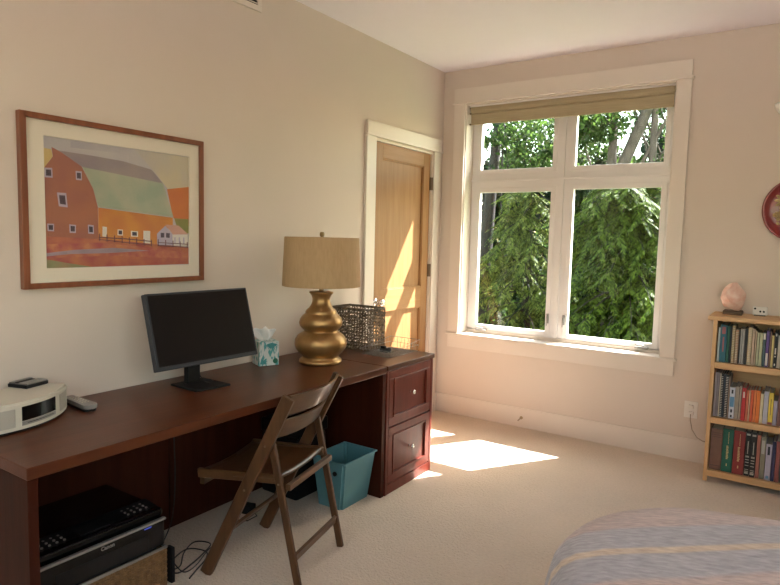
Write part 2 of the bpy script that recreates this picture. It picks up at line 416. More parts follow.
o = thing('wall_outlet', 'white wall socket with two plugs between window and bookcase', 'outlet', (1.925, 0, .343))
part('cover_plate', [(-.040, .040, -.006, 0, -.055, .055)], M['white'], o, .002)
part('plug', [(-.014, .016, -.03, -.006, .010, .034)], M['white'], o, .003)
part('plug', [(-.012, .018, -.03, -.006, -.034, -.010)], M['white'], o, .003)
b = B(); tube(b, [(1.928, -.028, .32), (1.93, -.035, .28), (1.945, -.04, .22), (1.975, -.04, .175), (2.01, -.035, .155), (2.035, -.03, .15)], .003, 6)
tag(obj('extension_cord', b, M['cordw']), 'thin beige cord running from wall socket down behind bookcase', 'cord')
o = thing('cable_stub', 'small brass cable stub sticking out of white skirting below window', 'cable', (.766, -.014, .075))
b = B(); tube(b, [(0, 0, 0), (0, -.006, 0)], .012, 12); obj('collar', b, M['brass'], o)
b = B(); tube(b, [(0, -.004, 0), (-.004, -.025, -.006), (-.012, -.04, -.016)], .0045, 8); obj('plug_tip', b, M['cordw'], o)

# ------------------------------------------------------------------ framed painting
ART = {'cream': [(58.5, 252.5), (345.5, 253.5), (342.5, 110.5), (222.5, 95.5), (147.5, 170.5)], 'lilac': [(-228.5, 252.5), (345.5, 256.5), (345.5, 207.5), (-27.5, 228.5), (-229.5, 224.5)], 'ysliver': [(-340.5, 209.5), (-306.5, 207.5), (-301.5, 180.5), (-334.5, 134.5), (-341.5, 134.5)], 'hill': [(218.5, 93.5), (340.5, 113.5), (339.5, -74.5), (300.5, -67.5), (250.5, -35.5)], 'bush': [(256.5, -38.5), (337.5, -40.5), (337.5, -108.5), (279.5, -101.5)], 'front': [(-337.5, 131.5), (-301.5, 180.5), (-306.5, 216.5), (-265.5, 198.5), (-186.5, 153.5), (-139.5, 67.5), (-120.5, -5.5), (-119.5, -140.5), (-338.5, -132.5)], 'roofd': [(-306.5, 216.5), (-279.5, 206.5), (-155.5, 203.5), (-2.5, 196.5), (138.5, 174.5), (197.5, 118.5), (-183.5, 152.5), (-244.5, 186.5)], 'roofg': [(-183.5, 152.5), (197.5, 118.5), (252.5, -33.5), (54.5, -19.5), (-118.5, -5.5), (-139.5, 67.5)], 'side': [(-118.5, -8.5), (54.5, -22.5), (248.5, -36.5), (248.5, -77.5), (162.5, -112.5), (162.5, -161.5), (-119.5, -138.5)], 'ground': [(-338.5, -130.5), (-119.5, -137.5), (336.5, -174.5), (336.5, -255.5), (-338.5, -264.5)], 'ground2': [(-339.5, -163.5), (-120.5, -155.5), (143.5, -177.5), (336.5, -203.5), (336.5, -229.5), (-84.5, -211.5), (-337.5, -219.5)], 'path': [(-338.5, -198.5), (-223.5, -185.5), (-50.5, -177.5), (124.5, -190.5), (-84.5, -200.5), (-239.5, -202.5), (-337.5, -211.5)], 'gcorner': [(-337.5, -222.5), (-254.5, -238.5), (-156.5, -255.5), (-156.5, -262.5), (-338.5, -264.5)], 'hfront': [(162.5, -112.5), (207.5, -74.5), (245.5, -114.5), (245.5, -166.5), (164.5, -163.5)], 'hroof': [(207.5, -69.5), (280.5, -72.5), (333.5, -112.5), (247.5, -115.5)], 'hside': [(245.5, -114.5), (331.5, -114.5), (330.5, -167.5), (245.5, -166.5)], 'door1': [(-101.5, -87.5), (-81.5, -89.5), (-82.5, -130.5), (-102.5, -129.5)], 'door2': [(92.5, -100.5), (127.5, -101.5), (126.5, -158.5), (91.5, -155.5)], 'w1': [(-335.5, 133.5), (-305.5, 135.5), (-304.5, 97.5), (-335.5, 96.5)], 'w2': [(-212.5, 133.5), (-186.5, 133.5), (-186.5, 97.5), (-211.5, 97.5)], 'w3': [(-289.5, 41.5), (-252.5, 41.5), (-247.5, -15.5), (-283.5, -12.5)], 'w4': [(-330.5, -82.5), (-303.5, -82.5), (-304.5, -112.5), (-329.5, -111.5)], 'w5': [(-243.5, -82.5), (-215.5, -84.5), (-216.5, -117.5), (-242.5, -116.5)], 'w6': [(-165.5, -81.5), (-140.5, -83.5), (-139.5, -119.5), (-164.5, -118.5)], 'v1': [(-32.5, -97.5), (-7.5, -98.5), (-7.5, -124.5), (-33.5, -123.5)], 'v2': [(30.5, -102.5), (65.5, -104.5), (65.5, -128.5), (30.5, -127.5)], 'h1': [(181.5, -108.5), (200.5, -108.5), (200.5, -129.5), (181.5, -130.5)], 'h2': [(210.5, -108.5), (230.5, -109.5), (229.5, -131.5), (210.5, -129.5)], 'f1': [(-119.5, -131.5), (0.5, -135.5), (134.5, -146.5), (134.5, -150.5), (0.5, -140.5), (-119.5, -135.5)], 'f2': [(-119.5, -140.5), (0.5, -152.5), (134.5, -163.5), (134.5, -166.5), (0.5, -155.5), (-119.5, -143.5)], 'f3': [(164.5, -151.5), (332.5, -158.5), (332.5, -162.5), (164.5, -154.5)], 'f4': [(164.5, -164.5), (332.5, -174.5), (332.5, -177.5), (163.5, -168.5)]}
p = thing('framed_painting', 'red-brown framed painting of an orange barn with green roof on left wall', 'picture', (0, -2.8125, 1.5265))
yo0, yo1, zo0, zo1 = -.4325, .4125, -.336, .336
yi0, yi1, zi0, zi1 = -.418, .397, -.314, .314
part('frame', [(0, .030, yo0, yi0 + .01, zo0, zo1), (0, .030, yi1 - .004, yo1, zo0, zo1), (0, .030, yi0, yi1, zo0, zi0), (0, .030, yi0, yi1, zi1, zo1)], M['pict_frame'], p, .002)
yi0 += .01; yi1 -= .004
b = B(); ay0, ay1, az0, az1 = -.339, .340, -.258, .256
for q in ((yi0, ay0, zi0, zi1), (ay1, yi1, zi0, zi1), (ay0, ay1, zi0, az0), (ay0, ay1, az1, zi1)): box(b, .006, .014, *q)
obj('mat', b, M['mattboard'], p)
pcol = {'sky': ((.44, .40, .42), (.52, .47, .44), 5), 'lilac': ((.40, .36, .39), (.50, .45, .43), 7), 'cream': ((.58, .49, .33), (.50, .44, .38), 6), 'ysliver': ((.62, .44, .18), (.6, .42, .16), 8),
        'hill': ((.62, .20, .05), (.55, .16, .05), 10), 'bush': ((.22, .25, .07), (.30, .26, .08), 20), 'front': ((.33, .12, .085), (.40, .15, .08), 9),
        'roofd': ((.27, .22, .24), (.34, .27, .25), 10), 'roofg': ((.32, .37, .27), (.44, .42, .30), 9), 'side': ((.64, .27, .06), (.56, .20, .06), 14),
        'ground': ((.38, .085, .075), (.50, .17, .08), 17), 'ground2': ((.40, .09, .085), (.55, .22, .10), 22), 'path': ((.36, .27, .31), (.30, .24, .28), 20), 'gcorner': ((.26, .26, .13), (.36, .24, .13), 14),
        'wht': ((.72, .66, .58), (.64, .58, .52), 20), 'dark': ((.05, .04, .06), (.10, .07, .10), 30), 'lil': ((.40, .34, .44), (.46, .40, .48), 20), 'pink': ((.62, .34, .26), (.55, .30, .24), 20), 'fence': ((.20, .08, .09), (.16, .07, .08), 20)}
pm = {}; plist = []
for k, (c1, c2, s) in pcol.items():
    pm[k] = len(plist); plist.append(mat('paint_' + k, c1, .8, col2=c2, scale=s, bump=.15, bscale=60))
b = B()
def poly(pts, layer, key, sc=1.0):
    pts = [(y / 1000, z / 1000) for y, z in pts]
    cy = sum(q[0] for q in pts) / len(pts); cz = sum(q[1] for q in pts) / len(pts)
    f = b.faces.new([b.verts.new((.0062 + layer * .00035, max(ay0, min(ay1, cy + (y - cy) * sc)), max(az0, min(az1, cz + (z - cz) * sc)))) for y, z in pts]); f.material_index = pm[key]
poly([(-339, -258), (340, -258), (340, 256), (-339, 256)], 0, 'sky')
for k, ly in (('lilac', 1), ('cream', 2), ('ysliver', 1), ('hill', 3), ('bush', 4), ('ground', 3), ('ground2', 4), ('path', 5), ('gcorner', 5), ('roofd', 4), ('roofg', 5), ('side', 5), ('front', 6)): poly(ART[k], ly, k)
for k in ('w1', 'w2', 'w3', 'w4', 'w5', 'w6', 'v1', 'v2'): poly(ART[k], 7, 'lil' if k[0] == 'w' else 'wht'); poly(ART[k], 8, 'dark', .64)
poly(ART['door1'], 7, 'wht'); poly(ART['door2'], 7, 'wht')
poly(ART['hside'], 7, 'wht'); poly(ART['hfront'], 8, 'lil'); poly(ART['hroof'], 9, 'pink'); poly(ART['h1'], 9, 'dark'); poly(ART['h2'], 9, 'dark')
for k in ('f1', 'f2', 'f3', 'f4'): poly(ART[k], 10, 'fence')
for y, z in ((-118, -140), (-85, -143), (-50, -146), (-15, -149), (20, -153), (55, -156), (92, -160), (130, -163), (165, -160), (205, -163), (245, -166), (285, -169), (325, -172)):
    poly([(y, z - 8), (y + 5, z - 8), (y + 5, z + 22), (y, z + 22)], 10, 'fence')
for y0, y1 in ((255, 262), (280, 287), (305, 312)): poly([(y0, -158), (y1, -158), (y1, -128), (y0, -128)], 9, 'lil')
obj('painting', b, plist, p)
b = B(); box(b, .0165, .018, yi0, yi1, zi0, zi1); obj('glazing', b, M['pglass'], p)

# ------------------------------------------------------------------ desk
DX = .651
t = thing('desk', 'long dark cherry wood desk along left wall', 'desk', (0, 0, 0))
part('desktop', [(.004, DX, -3.545, -1.690, DZ - .038, DZ)], M['cherry'], t, .003)
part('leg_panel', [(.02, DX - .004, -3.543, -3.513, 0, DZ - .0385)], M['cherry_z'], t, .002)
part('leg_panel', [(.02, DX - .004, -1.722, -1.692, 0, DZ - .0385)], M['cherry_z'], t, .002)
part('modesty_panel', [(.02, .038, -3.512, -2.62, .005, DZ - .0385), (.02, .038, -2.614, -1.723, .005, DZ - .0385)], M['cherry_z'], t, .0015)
# cabinet
c = thing('filing_cabinet', 'dark cherry two-drawer filing cabinet at right end of desk', 'cabinet', (0, 0, 0))
cy0, cy1 = -1.686, -1.191
part('body', [(.004, DX - .022, cy0, cy1, 0, DZ - .026), (DX - .022, DX - .014, cy0, cy1, .0, DZ - .026)], M['cherry_cab'], c, .001)
part('cabinet_top', [(.004, DX + .006, cy0 - .002, cy1 + .006, DZ - .026, DZ + .001)], M['cherry'], c, .003)
for q in (cy0, cy1 - .022): part('stile', [(DX - .014, DX, q, q + .022, 0, DZ - .027)], M['cherry_cab'], c, .002)
part('plinth', [(DX - .014, DX - .002, cy0 + .022, cy1 - .022, 0, .055)], M['cherry_cab'], c, .002)
def drawer(z0, z1, lab):
    y0, y1 = cy0 + .025, cy1 - .025
    b = B(); s = .045
    box(b, DX - .014, DX - .001, y0, y1, z0, z0 + s, .002); box(b, DX - .014, DX - .001, y0, y1, z1 - s, z1, .002)
    box(b, DX - .014, DX - .001, y0, y0 + s, z0 + s, z1 - s, .002); box(b, DX - .014, DX - .001, y1 - s, y1, z0 + s, z1 - s, .002)
    # bead and raised centre
    a0, a1, c0, c1 = y0 + s, y1 - s, z0 + s, z1 - s
    for q in ((a0, a1, c0, c0 + .008), (a0, a1, c1 - .008, c1), (a0, a0 + .008, c0 + .008, c1 - .008), (a1 - .008, a1, c0 + .008, c1 - .008)): box(b, DX - .014, DX + .003, *q, .002)
    box(b, DX - .014, DX - .008, a0 + .008, a1 - .008, c0 + .008, c1 - .008)
    dr = obj('drawer', b, M['cherry_cab'], c)
    b = B(); yk, zk = -1.432, (z0 + z1) / 2
    tube(b, [(DX - .008, yk, zk), (DX - .003, yk, zk), (DX + .008, yk, zk), (DX + .014, yk, zk), (DX + .020, yk, zk), (DX + .024, yk, zk)], [.010, .006, .006, .013, .013, .007], 20)
    obj('knob', b, M['chrome'], dr, True)
drawer(.385, .695, 'upper'); drawer(.062, .375, 'lower')

# ------------------------------------------------------------------ lamp
SH = -.016
L = thing('table_lamp', 'gold gourd-shaped table lamp with tan drum shade', 'lamp', (.300, -1.830, DZ + .001))
pr = [(.0, 0), (.112, 0), (.117, .004), (.117, .016), (.112, .022), (.101, .028), (.098, .036), (.104, .044), (.122, .062), (.137, .085), (.143, .110), (.140, .135), (.128, .156), (.108, .172), (.094, .180), (.091, .186),
      (.094, .190), (.106, .200), (.116, .216), (.119, .234), (.114, .254), (.101, .272), (.088, .282), (.085, .286), (.086, .294), (.080, .304), (.066, .316), (.055, .334), (.049, .352), (.048, .368), (.053, .386), (.062, .398), (.066, .402), (.066, .408), (.050, .410), (.012, .411)]
b = B(); lathe(b, [(r_, z_ * .955) for r_, z_ in pr[1:]], 64); obj('lamp_base', b, M['gold'], L, True)
b = B(); tube(b, [(0, 0, .41), (0, 0, .43)], .013, 12); tube(b, [(0, 0, .43), (0, 0, .47)], .018, 16)
tube(b, [(0, 0, .46), (.05, 0, .50), (.075, 0, .58), (.05, 0, .66), (0, 0, .69)], .0025, 6); tube(b, [(0, 0, .46), (-.05, 0, .50), (-.075, 0, .58), (-.05, 0, .66), (0, 0, .69)], .0025, 6)
for a in range(3): tube(b, [(0, 0, .69), (.196 * math.cos(a * 2.094), .196 * math.sin(a * 2.094), .69)], .002, 6)
obj('harp', b, M['brass'], L, True, loc=(0, 0, SH))
b = B(); lathe(b, [(.0, .47), (.02, .475), (.03, .52), (.028, .55), (.018, .58), (.0001, .59)], 24, close=False); obj('bulb', b, M['paper'], L, True, loc=(0, 0, SH))
b = B(); lathe(b, [(.211, .440), (.213, .438), (.213, .4405), (.202, .700), (.200, .702), (.1995, .699), (.210, .441), (.211, .440)], 72, close=False); obj('lamp_shade', b, M['shade'], L, True, loc=(0, 0, SH))
b = B(); lathe(b, [(.010, .692), (.012, .700), (.008, .706), (.013, .712), (.013, .724), (.009, .730)], 20); obj('finial', b, M['brass'], L, True, loc=(0, 0, SH))

# ------------------------------------------------------------------ monitor
mo = thing('monitor', 'black flat computer monitor standing on desk, screen off', 'monitor', (.235, -2.59, DZ))
b = B(); prism(b, [(-.105, -.085), (.085, -.092), (.102, .088), (-.095, .092)], 0, .010, 0, .004); obj('stand_base', b, M['blackm'], mo)
b = B(); box(b, -.075, -.045, -.035, .035, .008, .26, .004); obj('stand_neck', b, M['blackm'], mo)
panel = B(); pw, ph = .547 / 2, .331 / 2
box(panel, -.030, 0, -pw, pw, -ph, ph, .004)
tl = .269
rotm = (0, -tl, -.032)
po = obj('display_panel', panel, M['bezel'], mo); po.location = (.022, .01, .275); po.rotation_euler = rotm
b = B(); box(b, -.0002, .0010, -pw + .011, pw - .011, -ph + .018, ph - .010); s = obj('screen', b, M['screen'], po)
b = B(); tube(b, [(-.06, .045, .012), (-.02, .075, .013), (.02, .06, .012), (.01, .03, .013), (-.04, .04, .02), (-.058, .03, .05)], .0028, 6); obj('cable', b, M['cable'], mo)

# ------------------------------------------------------------------ tissue box
tb = thing('tissue_box', 'white cube tissue box with teal leaf print beside gold lamp', 'tissue box', (.105, -2.055, DZ), -.42)
def tissuemat():
    m, n, l, bs = nt('leaf_print_card')
    tc = n.new('ShaderNodeTexCoord'); mp = n.new('ShaderNodeMapping'); mp.inputs['Scale'].default_value = (9, 9, 4); mp.inputs['Rotation'].default_value = (.7, 0, 0)
    l.new(tc.outputs['Object'], mp.inputs['Vector'])
    wv = n.new('ShaderNodeTexNoise'); wv.inputs['Scale'].default_value = 6; l.new(mp.outputs['Vector'], wv.inputs['Vector']); wv.inputs['Detail'].default_value = 1
    r = n.new('ShaderNodeValToRGB'); e = r.color_ramp.elements
    e[0].position = .42; e[0].color = (.10, .38, .36, 1); e[1].position = .50; e[1].color = (.66, .70, .66, 1)
    l.new(wv.outputs['Fac'], r.inputs['Fac']); l.new(r.outputs['Color'], bs.inputs['Base Color']); bs.inputs['Roughness'].default_value = .6
    return m
b = B(); box(b, -.055, .055, -.055, .055, 0, .128, .002); obj('carton', b, tissuemat(), tb)
tealink = mat('teal_ink', (.06, .30, .30), .6); greenink = mat('green_ink', (.02, .16, .09), .6)
b = B()
for k in range(11):
    a = -1.2 + k * .24; y0, z0 = .012, .122
    L1 = .045 + .008 * math.sin(k * 2.1)
    y1, z1 = y0 + L1 * math.sin(a), z0 - L1 * math.cos(a)
    w1 = .0035; ny, nz = math.cos(a) * w1, math.sin(a) * w1
    ym, zm = (y0 + y1) / 2, (z0 + z1) / 2
    b.faces.new([b.verts.new((.0556, *q)) for q in ((y0, z0), (ym + ny, min(.126, zm + nz)), (max(-.053, min(.053, y1)), z1), (ym - ny, min(.126, zm - nz)))])
obj('leaf_print', b, tealink, tb); b = B()
for k in range(6):
    a = -.3 + k * .35; y0, z0 = -.052, .01
    y1, z1 = y0 + .045 * math.cos(a * .8), z0 + .05 * abs(math.sin(a * .8)) + .002
    b.faces.new([b.verts.new((.0556, *q)) for q in ((y0, z0), ((y0 + y1) / 2 + .003, (z0 + z1) / 2 - .002), (y1, z1), ((y0 + y1) / 2 - .002, (z0 + z1) / 2 + .004))])
obj('leaf_print', b, tealink, tb)
b = B(); tube(b, [(.0552, .034, .024), (.0562, .034, .024)], .014, 24); obj('round_seal', b, greenink, tb)
b = B()
# tissue tuft: folded sheet standing out of the slot
N = 14
g = []
for i in range(N + 1):
    row = []
    for j in range(9):
        u = i / N - .5; t_ = j / 8
        x = .012 * math.sin(u * 11 + t_ * 2) * (.4 + t_); y = u * (.04 + .10 * t_ ** .7) - .016 * t_; z = .126 + .076 * t_ * (1 - .25 * abs(u) * 2) + .006 * math.sin(u * 17)
        row.append(b.verts.new((x, y, z)))
    g.append(row)
for i in range(N):
    for j in range(8): b.faces.new((g[i][j], g[i + 1][j], g[i + 1][j + 1], g[i][j + 1]))
q = obj('tissue', b, M['paper'], tb, True); md = q.modifiers.new('s', 'SOLIDIFY'); md.thickness = .0012

# ------------------------------------------------------------------ dark wicker basket on desk
wb = thing('wicker_basket', 'dark brown open-weave wicker basket behind gold lamp', 'basket', (.182, -1.33, DZ + .002))
bx, by, bh = .138, .088, .253
b = B(); rr = random.Random(3)
def weave(b, p0, p1, n, rows, h, r=.0028):
    p0, p1 = Vector(p0), Vector(p1); dr = p1 - p0; nrm = Vector((dr.y, -dr.x, 0)).normalized()
    for i in range(n + 1):
        q = p0 + dr * (i / n)
        pts = []
        for k in range(rows * 2 + 1):
            pts.append(q + dr.normalized() * rr.uniform(-.003, .003) + nrm * (.003 * (1 if (k + i) % 2 else -1)) + Vector((0, 0, h * k / (rows * 2))))
        tube(b, pts, r * rr.uniform(.9, 1.5), 5)
    for k in range(rows + 1):
        z = h * (k + .3) / (rows + .6)
        pts = []
        for i in range(n * 2 + 1):
            pts.append(p0 + dr * (i / (n * 2)) + nrm * (.0035 * (1 if (k + i) % 2 else -1)) + Vector((0, 0, z + rr.uniform(-.0035, .0035))))
        tube(b, pts, r * rr.uniform(.9, 1.6), 5)
    # cross ties
    for k in range(n * rows // 2):
        i = rr.randrange(n); j = rr.randrange(rows)
        a = p0 + dr * (i / n) + Vector((0, 0, h * j / rows)); c_ = p0 + dr * ((i + 1) / n) + Vector((0, 0, h * (j + 1) / rows))
        tube(b, [a, c_], r, 4)
cn = [(-bx, -by, 0), (bx, -by, 0), (bx, by, 0), (-bx, by, 0)]
for k in range(4):
    weave(b, cn[k], cn[(k + 1) % 4], 13 if k % 2 == 0 else 9, 11, bh)
obj('woven_sides', b, M['wicker_dark'], wb)
b = B()
tube(b, [(-bx, -by, bh), (bx, -by, bh), (bx, by, bh), (-bx, by, bh), (-bx, -by, bh)], .006, 8); obj('rim', b, M['wicker_dark'], wb)
b = B(); box(b, -bx, bx, -by, by, 0, .006); obj('bottom', b, M['wicker_dark'], wb)

# ------------------------------------------------------------------ wire letter tray
wt = thing('wire_tray', 'low grey wire basket on top of filing cabinet', 'wire basket', (.437, -1.345, DZ + .004))
b = B(); tx, ty, th = .108, .165, .068
for z in (0, .035, th):
    e = 1.0 - .08 * (1 - z / th)
    tube(b, [(-tx * e, -ty * e, z if z < th else .03), (tx * e, -ty * e, z if z < th else .03), (tx * e, ty * e, z), (-tx * e, ty * e, z), (-tx * e, -ty * e, z if z < th else .03)], .0016, 6)
for k in range(9):
    x = -tx + 2 * tx * k / 8
    tube(b, [(x, ty, th), (x * .92, ty * .92, 0), (x * .92, -ty * .92, 0), (x, -ty, .03)], .0011, 5)
for k in range(12):
    y = -ty + 2 * ty * k / 11
    zz = .03 + (th - .03) * k / 11
    tube(b, [(-tx, y, zz), (-tx * .92, y * .92, 0), (tx * .92, y * .92, 0), (tx, y, zz)], .0011, 5)
obj('wire_mesh', b, M['wire'], wt)
sc = thing('cable_coil', 'small dark coiled cable lying in grey wire basket', 'cable', (.44, -1.40, DZ + .008))
b = B()
pts = [((.032 + .005 * math.sin(k * .9)) * math.cos(k * .45), (.026 + .004 * math.cos(k)) * math.sin(k * .45), .005 + k * .00035) for k in range(60)]
tube(b, pts, .0032, 6); obj('coil', b, M['cable'], sc)
part('plug', [(-.03, .0, -.01, .01, .026, .04)], M['blackm'], sc, .002)

# ------------------------------------------------------------------ radio, gadget, remote
st = thing('table_radio', 'beige table radio with bowed front and dark display at left end of desk', 'radio', (.132, -3.365, DZ), .42)
def bow(k, n, hw, d0, d1):
    u = -1 + 2 * k / n
    return (d1 - (d1 - d0) * abs(u) ** 2.0, u * hw)
hw = .184
def outline(off=0, n=24):
    pts = [bow(k, n, hw - off, .100 - off, .155 - off) for k in range(n + 1)]
    pts += [(-.02, hw - off - .01), (-.062 + off, hw - off - .08), (-.062 + off, -(hw - off) + .08), (-.02, -(hw - off) + .01)]
    return pts
b = B(); prism(b, outline(), .010, .098, 0, .004); prism(b, outline(.004), .0975, .104, 0, .002); obj('body', b, M['stereo'], st)
b = B(); prism(b, outline(.012), 0, .011); obj('base', b, M['blackm'], st)
def front_strip(name, u0, u1, z0, z1, m, off=.0015, par=st):
    b = B(); n = 10; g = []
    for k in range(n + 1):
        u = u0 + (u1 - u0) * k / n
        x = .155 - .055 * abs(u) ** 2.0; y = u * hw
        g.append([b.verts.new((x + o_, y, z)) for o_ in (off, -.004) for z in (z0, z1)])
    for a, c_ in zip(g, g[1:]):
        b.faces.new((a[0], c_[0], c_[1], a[1])); b.faces.new((a[1], c_[1], c_[3], a[3])); b.faces.new((a[0], a[2], c_[2], c_[0])); b.faces.new((a[2], a[3], c_[3], c_[2]))
    b.faces.new((g[0][0], g[0][1], g[0][3], g[0][2])); b.faces.new((g[-1][0], g[-1][2], g[-1][3], g[-1][1]))
    return obj(name, b, m, par)
front_strip('speaker_grille', -.94, -.62, .022, .085, M['grille'])
front_strip('speaker_grille', .50, .90, .022, .085, M['grille'])
front_strip('display', -.50, .32, .038, .088, M['gloss'])
front_strip('disc_slot', -.50, .32, .022, .036, M['silver'])
front_strip('slot_line', -.40, .24, .028, .030, M['black'], .002)
ga = thing('small_gadget', 'small black and silver gadget resting on top of beige radio', 'gadget', (.075, -3.262, DZ + .1045), .3)
part('case', [(-.045, .045, -.05, .05, 0, .014)], M['black'], ga, .003)
part('silver_lid', [(.0, .043, -.045, .048, .014, .018), (-.043, -.03, -.045, .048, .014, .018)], M['silver'], ga, .001)
part('slot', [(-.03, .0, -.03, .04, .014, .0155)], M['blackm'], ga, 0)
re = thing('remote_control', 'slim silver remote control lying on desk beside radio', 'remote', (.150, -3.105, DZ), -.06)
b = B(); pts = []
for k in range(13): a = -PI / 2 + PI * k / 12; pts.append((.075 + .027 * math.cos(a), .027 * math.sin(a)))
pts += [(-.10, .022), (-.105, .015), (-.105, -.015), (-.10, -.022)]
prism(b, pts, .010, .026, 0, .003); obj('shell', b, M['silver'], re)
b = B(); prism(b, [(x * .95, y * .9) for x, y in pts], 0, .0105); obj('underside', b, M['black'], re)
b = B()
for i in range(6):
    for j in range(3): tube(b, [(-.06 + i * .02, -.012 + j * .012, .0255), (-.06 + i * .02, -.012 + j * .012, .0275)], .0035, 8)
obj('buttons', b, M['stereo'], re)

# ------------------------------------------------------------------ printer & wicker bin
pt = thing('printer', 'black glossy inkjet printer under left end of desk', 'printer', (.235, -3.175, .176))
b = B(); box(b, -.215, .205, -.245, .245, 0, .118, .012); obj('body', b, M['gloss'], pt)
b = B(); box(b, -.215, .19, -.247, .247, .119, .152, .011)
obj('scanner_lid', b, M['gloss'], pt)
b = B(); beam(b, (.135, -.24, .153), (.135, .24, .153), .11, .004, (.12, 0, 1), .001); cp = obj('control_panel', b, M['black'], pt)
for (yy, n1, n2) in ((-.205, 4, 3), (.12, 4, 3)):
    b = B()
    for i in range(n1):
        for j in range(n2):
            y = yy + i * .026; x = .105 + j * .022
            tube(b, [(x, y, .155), (x, y, .1595)], .0048, 8)
    obj('button_pad', b, M['silver'], pt)
b = B(); box(b, .11, .165, -.075, .04, .1545, .158); obj('control_display', b, M['blackm'], pt)
b = B(); box(b, .192, .211, -.245, .245, .108, .117, .002); obj('silver_strip', b, M['silver'], pt)
b = B(); box(b, .200, .2075, -.19, .17, .010, .070, .002); obj('paper_tray', b, M['black'], pt)
b = B(); box(b, .200, .210, -.20, .20, .004, .010, .001); obj('tray_lip', b, M['blackm'], pt)
led = mat('blue_led', (.05, .08, .6), .4); led.node_tree.nodes['Principled BSDF'].inputs['Emission Color'].default_value = (.15, .2, 1, 1); led.node_tree.nodes['Principled BSDF'].inputs['Emission Strength'].default_value = .25
b = B(); box(b, .2055, .2075, .150, .180, .098, .102); obj('blue_light', b, led, pt)
# maker's mark in raised lettering
cu = bpy.data.curves.new('txt', 'FONT'); cu.body = 'Canon'; cu.size = .020; cu.extrude = .0006; cu.offset = .0005; cu.align_x = 'CENTER'
tmp = bpy.data.objects.new('tmp', cu); C.objects.link(tmp)
dg = bpy.context.evaluated_depsgraph_get(); me = bpy.data.meshes.new_from_object(tmp.evaluated_get(dg))
bpy.data.objects.remove(tmp)
lo = bpy.data.objects.new('maker_lettering', me); C.objects.link(lo); me.materials.append(M['silver']); lo.parent = pt
lo.matrix_local = Matrix(((0, 0, 1, .2062), (1, 0, 0, .0), (0, 1, 0, .088), (0, 0, 0, 1)))

wk = thing('wicker_hamper', 'tan wicker tray basket under the black printer', 'basket', (.235, -3.175, .001))
def strands(b, p0, p1, n, rows, h, r):
    p0, p1 = Vector(p0), Vector(p1); dr = p1 - p0; nrm = Vector((dr.y, -dr.x, 0)).normalized()
    for i in range(n + 1):
        tube(b, [p0 + dr * (i / n), p0 + dr * (i / n) + Vector((0, 0, h))], r, 5)
    for k in range(rows):
        z = h * (k + .5) / rows
        tube(b, [p0 + dr * (i / (2 * n)) + nrm * (r * .9 * (1 if (i // 1 + k) % 2 else -1)) + Vector((0, 0, z)) for i in range(2 * n + 1)], h / rows * .56, 5)
b = B(); k1, k2 = .205, .247
cn = [(-k1, -k2, 0), (k1, -k2, 0), (k1, k2, 0), (-k1, k2, 0)]
for k in range(4): strands(b, cn[k], cn[(k + 1) % 4], 22, 17, .163, .003)
obj('woven_sides', b, M['wicker_tan'], wk)
b = B(); box(b, -k1, k1, -k2, k2, 0, .01); obj('bottom', b, M['wicker_tan'], wk)
b = B(); tube(b, [(-k1, -k2, .167), (k1, -k2, .167), (k1, k2, .167), (-k1, k2, .167), (-k1, -k2, .167)], .007, 8); obj('rim', b, M['silver'], wk)
bb = thing('power_brick', 'upright black power brick beside printer basket', 'power adapter', (.435, -2.895, .0))
part('case', [(-.03, .006, -.009, .009, 0, .15)], M['blackm'], bb, .004)

# ------------------------------------------------------------------ cables
def cable(label, pts, r=.003, name='power_cable'):
    # smooth with catmull-rom
    P = [Vector(q) for q in pts]; P = [P[0]] + P + [P[-1]]; out = []
    for i in range(1, len(P) - 2):
        for k in range(8):
            t_ = k / 8; a, b_, c_, d_ = P[i - 1], P[i], P[i + 1], P[i + 2]
            out.append(.5 * ((2 * b_) + (-a + c_) * t_ + (2 * a - 5 * b_ + 4 * c_ - d_) * t_ ** 2 + (-a + 3 * b_ - 3 * c_ + d_) * t_ ** 3))
    out.append(P[-2]); bm = B(); tube(bm, out, r, 6)
    return tag(obj(name, bm, M['cable'], smooth=True), label, 'cable')
cable('black cable hanging from under desk down to printer', [(.055, -2.60, .66), (.06, -2.605, .45), (.085, -2.62, .25), (.14, -2.68, .10), (.22, -2.80, .02), (.36, -2.875, .006)])
cable('loops of black cable lying on carpet beside printer', [(.40, -2.868, .03), (.36, -2.80, .006), (.28, -2.72, .004), (.24, -2.63, .004), (.31, -2.60, .004), (.36, -2.68, .008), (.39, -2.77, .006), (.40, -2.84, .004), (.36, -2.85, .008), (.30, -2.79, .010), (.28, -2.70, .012), (.35, -2.66, .006), (.40, -2.70, .004), (.44, -2.78, .004), (.47, -2.84, .004)], .003, 'coiled_cable')
cable('thin black cable wandering from printer toward folding chair', [(.40, -2.865, .06), (.42, -2.83, .01), (.41, -2.76, .004), (.34, -2.62, .004), (.40, -2.60, .004), (.43, -2.68, .004), (.49, -2.725, .004)], .0025)
ad = thing('plug_adapter', 'small black plug adapter on carpet behind folding chair', 'adapter', (.20, -2.27, 0), .3)
part('case', [(-.035, .035, -.025, .025, 0, .045)], M['blackm'], ad, .004)
b = B(); tube(b, [(.03, 0, .02), (.07, -.03, .006), (.05, -.09, .004), (-.02, -.10, .004), (-.05, -.05, .004), (.0, -.13, .004)], .003, 6); obj('cable', b, M['cable'], ad)

